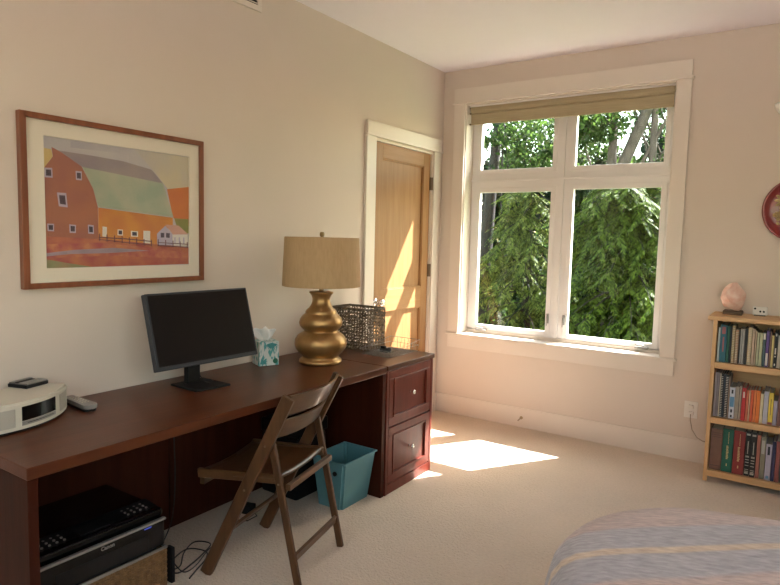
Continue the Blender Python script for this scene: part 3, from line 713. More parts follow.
# ------------------------------------------------------------------ bins
def bin_(root, x0, x1, y0, y1, X0, X1, Y0, Y1, h, m, th=.004, lip=.006, handle=True):
    b = B()
    lo_ = [(x0, y0, 0), (x1, y0, 0), (x1, y1, 0), (x0, y1, 0)]; hi = [(X0, Y0, h), (X1, Y0, h), (X1, Y1, h), (X0, Y1, h)]
    def inset(c4, t_):
        cx = sum(q[0] for q in c4) / 4; cy = sum(q[1] for q in c4) / 4
        return [(q[0] - math.copysign(t_, q[0] - cx), q[1] - math.copysign(t_, q[1] - cy), q[2]) for q in c4]
    rings = [lo_, hi, inset(hi, th), [(q[0], q[1], th) for q in inset(lo_, th)]]
    R = [[b.verts.new(q) for q in rg] for rg in rings]
    b.faces.new(R[0][::-1]); b.faces.new(R[3])
    for a, c_ in zip(R, R[1:]):
        for k in range(4): b.faces.new((a[k], a[(k + 1) % 4], c_[(k + 1) % 4], c_[k]))
    bmesh.ops.bevel(b, geom=[e for e in b.edges if abs(e.verts[0].co.z - e.verts[1].co.z) > .1], offset=.012, segments=3, affect='EDGES')
    obj('bin_body', b, m, root)
    b = B(); o_ = .004
    box(b, X0 - o_, X1 + o_, Y0 - o_, Y0 + .004, h - lip, h + .002, .001); box(b, X0 - o_, X1 + o_, Y1 - .004, Y1 + o_, h - lip, h + .002, .001)
    box(b, X0 - o_, X0 + .004, Y0, Y1, h - lip, h + .002, .001); box(b, X1 - .004, X1 + o_, Y0, Y1, h - lip, h + .002, .001)
    obj('rim', b, m, root)
bi = thing('waste_bin', 'teal plastic waste bin on carpet beside filing cabinet', 'bin', (.51, -1.87, 0))
bin_(bi, -.10, .062, -.10, .14, -.090, .128, -.165, .115, .28, M['teal'])
b = B(); tube(b, [(.06, -.158, .215), (.06, -.150, .215)], .012, 16); obj('hand_hole', b, M['blackm'], bi)
bk = thing('lidded_bin', 'black lidded bin standing under desk behind folding chair', 'bin', (.19, -1.905, 0))
b = B(); box(b, -.14, .125, -.125, .12, 0, .34, .015); obj('bin_body', b, M['blackm'], bk)
b = B(); box(b, -.145, .135, -.130, .125, .342, .42, .012); obj('lid', b, M['black'], bk)
b = B(); box(b, -.02, .0, -.10, .10, .4195, .4225); obj('slot', b, M['gloss'], bk)

# ------------------------------------------------------------------ folding chair; local u = forward (towards desk), v = sideways
ch = thing('folding_chair', 'brown wooden folding chair pulled out from desk', 'chair', (.64, -2.50, 0), math.atan2(-.236, -.972))
# local +x forward f=(-.972,-.236); local +y = rotated 90 ccw = (.236,-.972) => nearer the camera is +y
for sgn in (1, -1):
    b = B(); v_ = .226 * sgn
    beam(b, (.213, v_, .0), (-.176, v_, .795), .052, .020, (0, 1, 0), .003)
    obj('front_leg', b, M['chair'], ch)
    b = B(); v_ = .196 * sgn
    beam(b, (-.212, v_, .0), (-.082, v_, .60), .030, .018, (0, 1, 0), .003)
    obj('rear_leg', b, M['chair'], ch)
    b = B(); beam(b, (.262, .206 * sgn, .422), (-.125, .180 * sgn, .444), .038, .016, (0, 1, 0), .002); obj('seat_rail', b, M['chair_y'], ch)
    b = B(); v_ = .2 * sgn
    for q in ((-.119, .184, .206, .43), (.019, .210, .2375, .395), (-.077, .190, .2375, .590)):
        b = B(); tube(b, [(q[0], q[1] * sgn, q[3]), (q[0], q[2] * sgn, q[3])], .005, 12); obj('rivet', b, M['hinge'], ch, True)
def slat(z0, z1, name):
    b = B(); n = 20; g = []
    for k in range(n + 1):
        s_ = -1 + 2 * k / n; v_ = s_ * .216; bowd = -.045 * (1 - s_ * s_)
        row = []
        for z in (z0, (z0 + z1) / 2, z1):
            u = .213 - .492 * z + bowd + .004
            row.append((u, v_, z))
        g.append([b.verts.new((u - .005, v_, z)) for u, v_, z in row] + [b.verts.new((u + .007, v_, z)) for u, v_, z in row[::-1]])
    for a, c_ in zip(g, g[1:]):
        for k in range(6): b.faces.new((a[k], a[(k + 1) % 6], c_[(k + 1) % 6], c_[k]))
    b.faces.new(g[0][::-1]); b.faces.new(g[-1])
    for f in b.faces: f.smooth = False
    obj(name, b, M['chair_y'], ch)
slat(.712, .799, 'top_slat'); slat(.612, .690, 'lower_slat')
b = B(); n = 12; g0 = []
def seatz(u, v_): return .442 - .016 * (1 - (v_ / .20) ** 2) - .030 * ((u - .0) / .28) - .006 * math.cos(u * 9)
for i in range(n + 1):
    u = -.12 + .385 * i / n
    hwid = .195 + .014 * i / n
    g0.append([[b.verts.new((u, -hwid + 2 * hwid * j / n, seatz(u, -.2 + .4 * j / n) + dz)) for j in range(n + 1)] for dz in (0, .014)])
for i in range(n):
    for j in range(n):
        b.faces.new((g0[i][0][j], g0[i][0][j + 1], g0[i + 1][0][j + 1], g0[i + 1][0][j])); b.faces.new((g0[i][1][j], g0[i + 1][1][j], g0[i + 1][1][j + 1], g0[i][1][j + 1]))
    for j in (0, n): b.faces.new((g0[i][0][j], g0[i + 1][0][j], g0[i + 1][1][j], g0[i][1][j]))
for i in (0, n):
    for j in range(n): b.faces.new((g0[i][0][j], g0[i][1][j], g0[i][1][j + 1], g0[i][0][j + 1]))
obj('seat', b, M['chair_y'], ch, True)
part('seat_front_rail', [(.235, .258, -.205, .205, .372, .418)], M['chair_y'], ch, .003)
b = B(); beam(b, (-.185, -.188, .130), (-.185, .188, .130), .036, .014, (1, 0, .2), .002); obj('rear_stretcher', b, M['chair_y'], ch)
b = B(); beam(b, (.122, -.217, .190), (.122, .217, .190), .026, .014, (1, 0, .5), .002); obj('front_stretcher', b, M['chair_y'], ch)
b = B(); tube(b, [(-.082, -.22, .59), (-.082, .22, .59)], .0045, 8) if False else box(b, -.165, -.145, -.19, .19, .405, .430, .002); obj('rear_rail', b, M['chair_y'], ch)

# ------------------------------------------------------------------ bookcase
bc = thing('bookcase', 'pale pine bookcase with three shelves right of window', 'bookcase', (2.055, -.325, 0))
BW = .62; BD = .29; TZ = .022
for x in (0, BW - .022):
    part('side_panel', [(x, x + .022, 0, .035, 0, .980), (x, x + .022, BD - .035, BD, 0, .980), (x + .004, x + .018, .035, BD - .035, .06, .980)], M['pine_z'], bc, .002)
part('top_board', [(-.028, BW + .028, -.018, BD + .012, .980, 1.004)], M['pine'], bc, .003)
shz = [.727, .394, .068]
for z in shz: part('shelf', [(.022, BW - .022, .004, BD - .01, z - .022, z), (.022, BW - .022, .0, .018, z - .034, z + .002)], M['pine'], bc, .002)
part('back_panel', [(.022, BW - .022, BD - .010, BD - .004, .04, .980)], M['pine'], bc, 0)

# books: (width, height, (colour), label, style, depth)
T = dict(w='white', k='black')
rows = [
 (shz[0], 'books on the top shelf', [
  (.012, .205, (.50, .52, .50), 'pale grey thin book at far left of top shelf', 0), (.034, .222, (.03, .15, .20), 'thick dark teal book with pink label on top shelf', 'lab'),
  (.014, .218, (.03, .13, .09), 'dark green thin book beside thick teal one', 0), (.010, .214, (.02, .02, .03), 'narrow black book between green book and comb-bound book', 0),
  (.017, .222, (.45, .33, .17), 'tall tan comb-bound book with beaded spine', 'comb'), (.018, .200, (.46, .28, .17), 'shorter tan and rust comb-bound book beside tall comb-bound one', 'comb'),
  (.006, .196, (.03, .02, .02), 'very thin dark booklet right of comb-bound pair', 0), (.011, .208, (.33, .32, .30), 'grey slim book right of comb-bound pair', 0), (.011, .208, (.42, .40, .38), 'lighter grey slim book left of dark gap', 0),
  (.015, .212, (.02, .018, .018), 'black book left of cream comb-bound book', 0), (.021, .222, (.62, .47, .28), 'cream comb-bound book in middle of top shelf', 'comb'), (.014, .216, (.50, .36, .26), 'dusty pink book beside cream comb-bound book', 0),
  (.009, .205, (.46, .34, .22), 'thin light brown book on top shelf', 0), (.013, .195, (.40, .40, .26), 'sage green paperback on top shelf', 0), (.016, .195, (.47, .47, .30), 'pale olive paperback beside sage one', 0),
  (.014, .198, (.05, .09, .10), 'dark slate book with pale tip on top shelf', 'tip'), (.017, .212, (.10, .06, .22), 'purple book with white lower spine on top shelf', 'base'), (.010, .208, (.20, .11, .08), 'brown thin book right of purple book', 0),
  (.012, .186, (.58, .48, .20), 'short cream yellow book on top shelf', 0), (.017, .208, (.02, .02, .02), 'black book with pale marks on top shelf', 'marks'), (.018, .190, (.50, .45, .36), 'off-white book before green one on top shelf', 0),
  (.020, .200, (.10, .22, .10), 'mid green book at right edge of top shelf view', 'base'), (.022, .205, (.30, .10, .08), 'brick red book right of green one on top shelf', 0), (.018, .21, (.08, .1, .2), 'navy book near right side of top shelf', 0), (.03, .19, (.4, .36, .3), 'thick beige book near right side of top shelf', 0)]),
 (shz[1], 'books on the middle shelf', [
  (.014, .268, (.33, .26, .27), 'tall mauve grey folder at far left of middle shelf', 0), (.010, .266, (.30, .24, .25), 'tall slim mauve folder second on middle shelf', 0), (.008, .262, (.62, .54, .40), 'tall thin cream magazine on middle shelf', 0),
  (.012, .262, (.02, .02, .025), 'tall black spiral notebook beside cream magazine', 'comb2'), (.010, .262, (.04, .05, .07), 'tall thin dark blue notebook on middle shelf', 0), (.016, .262, (.02, .02, .02), 'tall black spiral notebook with white rings', 'comb2'),
  (.008, .250, (.30, .20, .14), 'tall thin brown booklet right of spiral notebooks', 0),
  (.028, .190, (.60, .62, .68), 'white book with blue band and black dots on middle shelf', 'blue'), (.022, .198, (.34, .28, .22), 'grey brown hardback left of red book', 0), (.011, .204, (.38, .32, .25), 'taupe thin book against red one', 0),
  (.022, .196, (.46, .03, .03), 'bright red book on middle shelf', 'lab2'), (.013, .186, (.62, .17, .09), 'coral red thin book with cream tip, right of bright red one', 0), (.008, .184, (.60, .40, .25), 'pale peach thin book among orange books', 0),
  (.015, .188, (.62, .11, .04), 'deep orange book with pale line on middle shelf', 0), (.014, .190, (.68, .20, .06), 'light orange book among orange books', 0), (.019, .190, (.75, .20, .04), 'vivid orange widest book of orange set', 0),
  (.016, .176, (.66, .56, .36), 'short cream book right of orange books', 0), (.024, .192, (.50, .48, .56), 'lavender white book left of yellow one', 0), (.024, .188, (.75, .55, .08), 'yellow book with dark foot on middle shelf', 'foot'),
  (.020, .145, (.40, .35, .42), 'short lilac book right of yellow one', 0), (.030, .19, (.2, .1, .08), 'thick dark brown book near right side of middle shelf', 0), (.026, .2, (.15, .2, .3), 'slate blue book near right side of middle shelf', 0)]),
 (shz[2], 'books on the bottom shelf', [
  (.062, .252, (.21, .105, .07), 'wide brown box file at left of bottom shelf', 'box'), (.058, .262, (.02, .13, .085), 'thick dark green volume with gold lettering', 'gold'), (.060, .262, (.25, .035, .03), 'thick dark red volume with gold lettering', 'gold'),
  (.028, .268, (.02, .018, .016), 'black and silver banded book beside red volume', 'bands'), (.028, .268, (.022, .018, .016), 'second black and silver banded book, next to pinkish one', 'bands'), (.020, .258, (.36, .13, .09), 'brick pink book right of banded pair', 0),
  (.026, .250, (.24, .22, .15), 'mottled grey green book on bottom shelf', 'mott'), (.030, .215, (.46, .42, .50), 'pale lilac book with dark lettering on bottom shelf', 'dark'), (.018, .235, (.04, .04, .10), 'dark navy book at right edge of bottom shelf view', 0),
  (.022, .24, (.25, .08, .07), 'maroon book right of navy one on bottom shelf', 0), (.04, .23, (.1, .1, .09), 'thick charcoal book near right side of bottom shelf', 0), (.05, .25, (.35, .25, .15), 'thick tan book near right side of bottom shelf', 0)]),
]
pagem = mat('book_pages', (.62, .56, .44), .9, var=.1, scale=80)
goldm = mat('gold_foil', (.55, .42, .20), .4, metal=.3)
whm = mat('spine_print_white', (.62, .58, .52), .7)
dkm = mat('spine_print_dark', (.03, .03, .04), .6)
blm = mat('spine_print_blue', (.12, .26, .42), .6)
pkm = mat('spine_print_pink', (.36, .12, .12), .6)
slm = mat('spine_print_silver', (.42, .40, .34), .5)
bcache = {}
for zr, grp, bl in rows:
    x = 2.055 + .026
    for (bw, bhh, col, lab, sty) in bl:
        if x + bw > 2.055 + BW - .024: break
        jit = random.uniform(.0, .006)
        y0 = -.325 + (.028 if zr > .3 else .024) + jit; dep = .15 if bw < .02 else .18
        bo = thing('book', lab, 'book', (x + bw / 2, y0, zr + .003), 0, grp)
        w_ = bw - .0012
        key = tuple(col)
        if key not in bcache: bcache[key] = mat('cover_%02d' % len(bcache), col, .55, var=.12, scale=30)
        b = B()
        # cover: spine and two boards
        sp_ = []
        r_ = min(.004, w_ / 3)
        box(b, -w_ / 2, w_ / 2, 0, r_ + .001, 0, bhh, min(.0015, w_ * .2))
        tb_ = min(.0022, w_ * .2)
        box(b, -w_ / 2, -w_ / 2 + tb_, r_, dep, 0, bhh); box(b, w_ / 2 - tb_, w_ / 2, r_, dep, 0, bhh)
        obj('cover', b, bcache[key], bo)
        b = B(); box(b, -w_ / 2 + tb_, w_ / 2 - tb_, r_ + .001, dep - .003, .003, bhh - .004); obj('pages', b, pagem, bo)
        def mark(name, zz, ww, m, x0=0, off=.0006):
            b = B()
            for z0, z1 in zz: box(b, x0 - ww / 2, x0 + ww / 2, -off, .001, z0, z1)
            obj(name, b, m, bo)
        H_ = bhh
        if sty == 'lab': mark('spine_label', [(H_ * .76, H_ * .95)], w_ * .55, pkm); mark('spine_lettering', [(H_ * .28, H_ * .68)], w_ * .22, pkm)
        if sty == 'lab2': mark('spine_label', [(H_ * .70, H_ * .88)], w_ * .4, whm)
        if sty in ('comb', 'comb2'):
            b = B(); n = int(H_ / .0105)
            for k in range(n):
                z = .006 + k * (H_ - .012) / n
                tube(b, [(-w_ * .36, .002, z), (-w_ * .25, -.004, z), (w_ * .25, -.004, z), (w_ * .36, .002, z)], .0022, 5)
            obj('comb_binding', b, whm if sty == 'comb2' else pagem, bo)
        if sty == 'tip': mark('spine_label', [(H_ * .80, H_ * .98)], w_ * .9, whm)
        if sty == 'base': mark('spine_label', [(H_ * .04, H_ * .38)], w_ * .7, whm)
        if sty == 'marks': mark('spine_lettering', [(H_ * .3, H_ * .34), (H_ * .38, H_ * .55), (H_ * .88, H_ * .95), (H_ * .06, H_ * .12)], w_ * .4, whm)
        if sty == 'blue': mark('spine_band', [(H_ * .38, H_ * .70)], w_ * .8, blm); mark('spine_lettering', [(H_ * .05, H_ * .12), (H_ * .2, H_ * .3), (H_ * .8, H_ * .92)], w_ * .35, dkm, 0, .0008)
        if sty == 'foot': mark('spine_foot', [(0.002, H_ * .08)], w_ * .96, pkm); mark('spine_lettering', [(H_ * .3, H_ * .8)], w_ * .12, dkm)
        if sty == 'box': mark('spine_lines', [(H_ * .1, H_ * .11), (H_ * .80, H_ * .805), (H_ * .85, H_ * .855), (H_ * .90, H_ * .905)], w_ * .85, dkm)
        if sty == 'gold':
            b = B(); rr = random.Random(int(bw * 1e4))
            z = H_ * .30
            while z < H_ * .62: dz = rr.uniform(.005, .009); box(b, -w_ * .10, w_ * rr.uniform(.05, .12), -.0006, .001, z, z + dz); z += dz + .002
            z = H_ * .66
            while z < H_ * .93: dz = rr.uniform(.002, .005); box(b, w_ * .02, w_ * .08, -.0006, .001, z, z + dz); z += dz + .0015
            box(b, -w_ * .05, w_ * .05, -.0006, .001, H_ * .14, H_ * .20)
            obj('gold_lettering', b, goldm, bo)
        if sty == 'bands': mark('spine_bands', [(H_ * q, H_ * q + .004) for q in (.10, .14, .23, .30, .36, .42, .44)] + [(H_ * .05, H_ * .09), (H_ * .91, H_ * .95)], w_ * .7, slm); mark('spine_lettering', [(H_ * .5, H_ * .78)], w_ * .15, slm)
        if sty == 'mott': mark('spine_label', [(H_ * .60, H_ * .92)], w_ * .6, slm)
        if sty == 'dark': mark('spine_lettering', [(H_ * .70, H_ * .93)], w_ * .4, dkm); mark('spine_mark', [(H_ * .05, H_ * .13)], w_ * .5, blm)
        x += bw + .0006

# salt lamp
sl = thing('salt_lamp', 'pink rock salt lamp on dark base on top of bookcase', 'lamp', (2.138, -.150, 1.004))
b = B(); box(b, -.052, .052, -.045, .045, 0, .026, .006); obj('wooden_base', b, M['saltwood'], sl)
b = B(); bmesh.ops.create_icosphere(b, subdivisions=4, radius=1)
rr = random.Random(5); ks = [(Vector((rr.uniform(-1, 1), rr.uniform(-1, 1), rr.uniform(-1, 1))).normalized(), rr.uniform(.78, .95)) for _ in range(26)]
for v_ in b.verts:
    n_ = v_.co.normalized(); k_ = 1.0
    for d_, q_ in ks:
        dt = n_.dot(d_)
        if dt > .3: k_ = min(k_, q_ / dt)
    z_ = n_.z * k_
    tp = 1.0 - .14 * max(0, z_) 
    v_.co = Vector((n_.x * k_ * .073 * tp, n_.y * k_ * .060 * tp, .026 + .080 + z_ * .090))
    if v_.co.z < .025: v_.co.z = .025
obj('salt_rock', b, M['salt'], sl)
b = B(); tube(b, [(.03, .04, .012), (.04, .07, .01), (.045, .13, .004), (.045, .1399, -.2)], .002, 6) if False else tube(b, [(-.03, .045, .012), (-.04, .07, .006), (-.045, .10, .004)], .002, 6); obj('cord', b, M['cordw'], sl)
# small tin block next to it
fr = thing('desk_ornament', 'small white block ornament with dark face marks on top of bookcase', 'ornament', (2.276, -.10, 1.004), -.05)
part('block', [(-.039, .039, -.008, .008, .004, .054)], M['white'], fr, .004)
b = B()
for (x_, z_, r_) in ((-.026, .042, .006), (.002, .026, .006), (.020, .026, .006)): tube(b, [(x_, -.0085, z_), (x_, -.0095, z_)], r_, 12)
obj('dark_spots', b, M['blackm'], fr)
part('foot', [(-.030, .030, -.006, .006, 0, .006)], M['blackm'], fr, .001)

# plate
pl = thing('wall_plate', 'round red wall plate with gold flower ornament at right edge', 'plate', (2.432, 0, 1.642))
b = B(); lathe(b, [(.0, .006), (.14, .006), (.155, .009), (.178, .022), (.190, .027), (.192, .023), (.178, .014), (.15, .0), (.0, 0)][1:-1], 72)
for v_ in b.verts: v_.co = Vector((v_.co.x, -v_.co.z - .001, v_.co.y))
obj('plate_body', b, M['red'], pl, True)
goldp = mat('antique_gold_relief', (.50, .33, .15), .5, metal=.3, var=.3, scale=60)
b = B()
def petal(cx, cz, a, L_, w_, y=-.010):
    ca, sa = math.cos(a), math.sin(a); pts = []
    for k in range(12):
        t_ = 2 * PI * k / 12; u = L_ / 2 + L_ / 2 * math.cos(t_); v_ = w_ * math.sin(t_)
        pts.append((cx + u * ca - v_ * sa, cz + u * sa + v_ * ca))
    prism2(pts, y)
def prism2(pts, y):
    a_ = [b.verts.new((x_, y, z_)) for x_, z_ in pts]; c_ = [b.verts.new((x_, y - .006, z_)) for x_, z_ in pts]; n_ = len(pts)
    cc = b.verts.new((sum(q[0] for q in pts) / n_, y - .010, sum(q[1] for q in pts) / n_))
    for k in range(n_):
        b.faces.new((a_[k], a_[(k + 1) % n_], c_[(k + 1) % n_], c_[k])); b.faces.new((c_[k], c_[(k + 1) % n_], cc))
for (cx, cz, R_, n_) in ((-.070, .055, .062, 12), (.06, .055, .065, 12), (0, -.02, .045, 9), (-.10, -.03, .028, 8)):
    for k in range(n_): petal(cx, cz, 2 * PI * k / n_, R_, R_ * .16)
rr = random.Random(2)
for k in range(44):
    a = rr.uniform(PI, 2 * PI); R_ = rr.uniform(.04, .145); r_ = rr.uniform(.006, .014)
    cx, cz = R_ * math.cos(a), R_ * math.sin(a)
    prism2([(cx + r_ * math.cos(q * PI / 5), cz + r_ * math.sin(q * PI / 5)) for q in range(10)], -.008)
obj('gold_ornament', b, goldp, pl)
# wall light
sc_ = thing('wall_light', 'white half-bowl wall light at right edge above red plate', 'wall light', (2.40, 0, 2.15))
b = B(); n = 24; g = []
for i in range(9):
    t_ = i / 8; r_ = .035 + .1 * math.sin(t_ * PI / 2); z = t_ * .115
    g.append([b.verts.new((r_ * math.cos(PI + PI * k / n), r_ * .8 * math.sin(PI + PI * k / n) - .012, z)) for k in range(n + 1)])
for a, c_ in zip(g, g[1:]):
    for k in range(n): b.faces.new((a[k], a[k + 1], c_[k + 1], c_[k]))
b.faces.new(g[0][::-1])
q = obj('glass_bowl', b, M['lampglass'], sc_, True); md = q.modifiers.new('s', 'SOLIDIFY'); md.thickness = .004
part('back_plate', [(-.06, .06, -.012, 0, -.01, .10)], M['white'], sc_, .002)

# ------------------------------------------------------------------ bed
bed = thing('bed', 'bed in right foreground under striped spread', 'bed', (2.97, -3.17, 0), .36)
part('bed_frame', [(-.67, .67, -.88, .86, .10, .26)], M['cherry'], bed, .01)
for x in (-.60, .60):
    for y in (-.80, .78): part('leg', [(x - .03, x + .03, y - .03, y + .03, 0, .10)], M['cherry'], bed, .004)
part('mattress', [(-.68, .68, -.90, .88, .26, .56)], M['paper'], bed, .05)
# spread: nested rounded contours
b = B(); SW, SL = .83, 1.05; CR = .44
def contour(inset, n=160):
    hw_, hl_ = SW - inset, SL - inset; r_ = max(.02, CR - inset * .6) if inset < .4 else .12
    r_ = min(r_, hw_ * .95, hl_ * .95)
    pts = []; 
    per = []
    for cx, cy, a0 in ((hw_ - r_, hl_ - r_, 0), (-(hw_ - r_), hl_ - r_, PI / 2), (-(hw_ - r_), -(hl_ - r_), PI), (hw_ - r_, -(hl_ - r_), 1.5 * PI)):
        for k in range(15): a = a0 + PI / 2 * k / 14; per.append((cx + r_ * math.cos(a), cy + r_ * math.sin(a)))
    # resample evenly by index between corners
    full = []
    for i in range(len(per)):
        a, c_ = per[i], per[(i + 1) % len(per)]
        m_ = 24 if i % 15 == 14 else 1
        for k in range(m_): full.append((a[0] + (c_[0] - a[0]) * k / m_, a[1] + (c_[1] - a[1]) * k / m_))
    return full
levels = [(-.060, .14), (-.045, .24), (-.026, .36), (-.008, .46), (.0, .52), (.012, .570), (.035, .602), (.07, .622), (.13, .635), (.22, .642), (.34, .646), (.5, .648), (.65, .649), (.78, .65)]
R = []
for li, (ins, z) in enumerate(levels):
    row = []
    for k, (x_, y_) in enumerate(contour(ins)):
        f_ = max(0, 1 - (z - .14) / .40)
        a = k * .55
        wob = .022 * math.sin(a) * f_ + .01 * math.sin(a * 2.3 + 1) * f_
        d_ = math.hypot(x_, y_); zz = z + .010 * math.sin(x_ * 5 + 1) * math.sin(y_ * 4) * min(1, max(0, (z - .5) * 8))
        row.append(b.verts.new((x_ * (1 + wob / d_), y_ * (1 + wob / d_), zz)))
    R.append(row)
n = len(R[0])
for a, c_ in zip(R, R[1:]):
    for k in range(n): b.faces.new((a[k], a[(k + 1) % n], c_[(k + 1) % n], c_[k]))
b.faces.new(R[-1])
q = obj('bedspread', b, M['spread'], smooth=True, loc=(2.97, -3.17, 0), rot=(0, 0, .36))
tag(q, 'striped pink and grey bedspread covering the bed in right foreground', 'bedspread')

# ------------------------------------------------------------------ outside
b = B(); box(b, -25, 25, .35, 30, -1.3, -1.2); o = obj('ground', b, M['grass']); o['kind'] = 'structure'
b = B(); box(b, -25, 4.5, -40, RY - .2, -1.3, -1.2); o = obj('ground', b, M['bounce_paving']); o['kind'] = 'structure'  # unseen rear ground, made pale so it reflects light indoors
b = B(); box(b, 4.5, 12, -14, .2, -.2, -.05); o = obj('bounce_slab', b, M['bounce_paving']); o['kind'] = 'structure'  # added slab, reflects sun up through the side window

def leaf_mesh(name, leaves, m, parent):
    """leaves: (pos, dir, normal-ish, length, width)"""
    vs, fs = [], []
    for p_, d_, s_, L_, w_ in leaves:
        i = len(vs); mid = p_ + d_ * L_ * .45; e = p_ + d_ * L_
        vs += [p_, mid + s_ * w_ / 2, e, mid - s_ * w_ / 2]; fs.append((i, i + 1, i + 2, i + 3))
    me = bpy.data.meshes.new(name); me.from_pydata([tuple(v) for v in vs], [], fs); me.materials.append(m)
    o = bpy.data.objects.new(name, me); C.objects.link(o); o.parent = parent; return o

def rv(r): return Vector((r.uniform(-1, 1), r.uniform(-1, 1), r.uniform(-1, 1)))

def broadleaf(name, label, loc, trunk, crowns, m, bark, nleaf, size, seed, tr=.1, group=None):
    r = random.Random(seed); root = thing(name, label, 'tree', loc, 0, group)
    b = B()
    for path, r0, r1 in trunk:
        k = len(path); tube(b, path, [r0 + (r1 - r0) * i / (k - 1) for i in range(k)], 10)
    bs = []
    for (c, rad, n_) in crowns:
        c = Vector(c)
        for k in range(7):
            e = c + Vector((rv(r).x * rad[0], rv(r).y * rad[1], rv(r).z * rad[2])) * .8
            st_ = Vector(trunk[0][0][-1]); md_ = (st_ + e) / 2 + rv(r) * .15
            tube(b, [st_, md_, e], [.03, .015, .005], 5, cap=False); 
    obj('trunk', b, bark, root, True)
    lv = []
    for (c, rad, n_) in crowns:
        c = Vector(c); clumps = []
        for k in range(max(6, n_ // 45)):
            q_ = rv(r)
            while q_.length > 1: q_ = rv(r)
            clumps.append((c + Vector((q_.x * rad[0], q_.y * rad[1], q_.z * rad[2])), r.uniform(.10, .26)))
        for k in range(n_):
            cc, cr = clumps[r.randrange(len(clumps))]
            p_ = cc + Vector((r.gauss(0, 1), r.gauss(0, 1), r.gauss(0, .5))) * cr * .8
            d_ = (rv(r) + Vector((0, 0, -.35))).normalized(); s_ = d_.cross(rv(r)).normalized(); L_ = size * r.uniform(.6, 1.3)
            lv.append((p_, d_, s_, L_, L_ * .62))
    leaf_mesh('foliage', lv, m, root)
    return root

def cedar(label, loc, height, radius, seed, nb=60, nsp=16, m=None, z0=.1, size=1.0, a0=0, a1=2 * PI):
    r = random.Random(seed); root = thing('cedar_tree', label, 'tree', loc)
    b = B(); tube(b, [(0, 0, 0), (.03, 0, height * .5), (0, .02, height)], [.13, .08, .02], 10)
    lv = []
    for k in range(nb):
        t_ = (k + r.random()) / nb; z = z0 + (height - z0) * t_; L_ = radius * (1 - .65 * t_) * r.uniform(.7, 1.15); a = r.uniform(a0, a1)
        dirh = Vector((math.cos(a), math.sin(a), 0)); pts = []
        for i in range(7):
            s_ = i / 6; pts.append(Vector((0, 0, z)) + dirh * L_ * s_ + Vector((0, 0, .22 * L_ * s_ - .55 * L_ * s_ * s_)))
        tube(b, pts, [.016 * (1 - .8 * i / 6) for i in range(7)], 5, cap=False)
        for j in range(nsp):
            s_ = .2 + .8 * (j + r.random()) / nsp; i = min(5, int(s_ * 6)); f_ = s_ * 6 - i
            p_ = pts[i].lerp(pts[min(6, i + 1)], min(1, f_)); side = dirh.cross(Vector((0, 0, 1))) * r.choice((-1, 1))
            dd = (dirh * r.uniform(.1, .9) + side * r.uniform(.3, 1.0) + Vector((0, 0, r.uniform(-1.1, -.3)))).normalized()
            n_ = 11; LL = r.uniform(.22, .40) * size
            for q_ in range(n_):
                u = q_ / n_; pp = p_ + dd * LL * u + Vector((0, 0, -.16 * u * u * LL)); cr = dd.cross(Vector((0, 0, 1))).normalized()
                for sg in (-1, 1):
                    ld = (dd * .8 + cr * sg * .75 + Vector((0, 0, -.35)) + rv(r) * .15).normalized(); nn = ld.cross(rv(r) * .5 + dd.cross(cr)).normalized()
                    l_ = .10 * size * (1 - .6 * u) * r.uniform(.8, 1.2); lv.append((pp, ld, nn, l_, l_ * .36))
    obj('trunk', b, M['barkd'], root, True); leaf_mesh('foliage', lv, m or M['cedar'], root)
    return root

G = -1.2
cedar('feathery green cedar filling the lower right window pane', (.42, 4.75, G), 3.6, 1.55, 11, 150, 24, None, .2, .95, -PI * .98, -PI * .02)
cedar('darker cedar behind the feathery one outside window', (-.35, 6.9, G), 4.2, 1.9, 12, 90, 18, M['leafc'])
cedar('yellow-green cedar outside the lower left window pane', (-1.45, 5.6, G), 3.6, 1.35, 31, 80, 15, M['leafa'], .2, .95, -PI * .95, -PI * .05)
broadleaf('garden_tree', 'green leafy tree with a dark trunk outside the upper left pane', (-2.75, 6.6, G), [([(0, 0, 0), (.05, 0, 2.2), (.12, 0, 3.6), (.3, 0, 5.6)], .14, .09)],
          [((1.3, -.2, 4.35), (1.1, .7, .75), 4600), ((.8, .3, 1.6), (1.3, .6, 1.5), 3000)], M['leafb'], M['barkd'], 0, .09, 22)
broadleaf('garden_tree', 'forked grey-barked tree seen through the upper right pane', (.05, 5.3, G), [([(0, 0, 0), (-.10, 0, 2.2), (-.10, .0, 3.7), (-.11, 0, 5.4)], .10, .055), ([(0, 0, 2.4), (-.03, 0, 3.55), (.38, 0, 4.62), (.62, 0, 5.5)], .10, .07), ([(.05, 0, 2.6), (.46, .1, 3.7), (.45, .1, 4.6), (.40, .1, 5.5)], .06, .04),
          ([(.28, 0, 3.0), (.30, .1, 3.8), (.60, .1, 4.4), (.9, .1, 4.8)], .035, .02), ([(-.1, 0, 3.2), (-.42, .1, 3.75), (-.66, .1, 4.4)], .025, .015), ([(.45, .1, 3.7), (.75, .1, 4.2), (1.0, .1, 4.7)], .025, .012)],
          [((-.45, -.35, 4.35), (.5, .35, .32), 1900), ((.6, .4, 4.7), (1.2, .5, .5), 1000), ((.9, .5, 3.5), (.9, .4, .5), 900)], M['leafb'], M['bark'], 0, .085, 23)
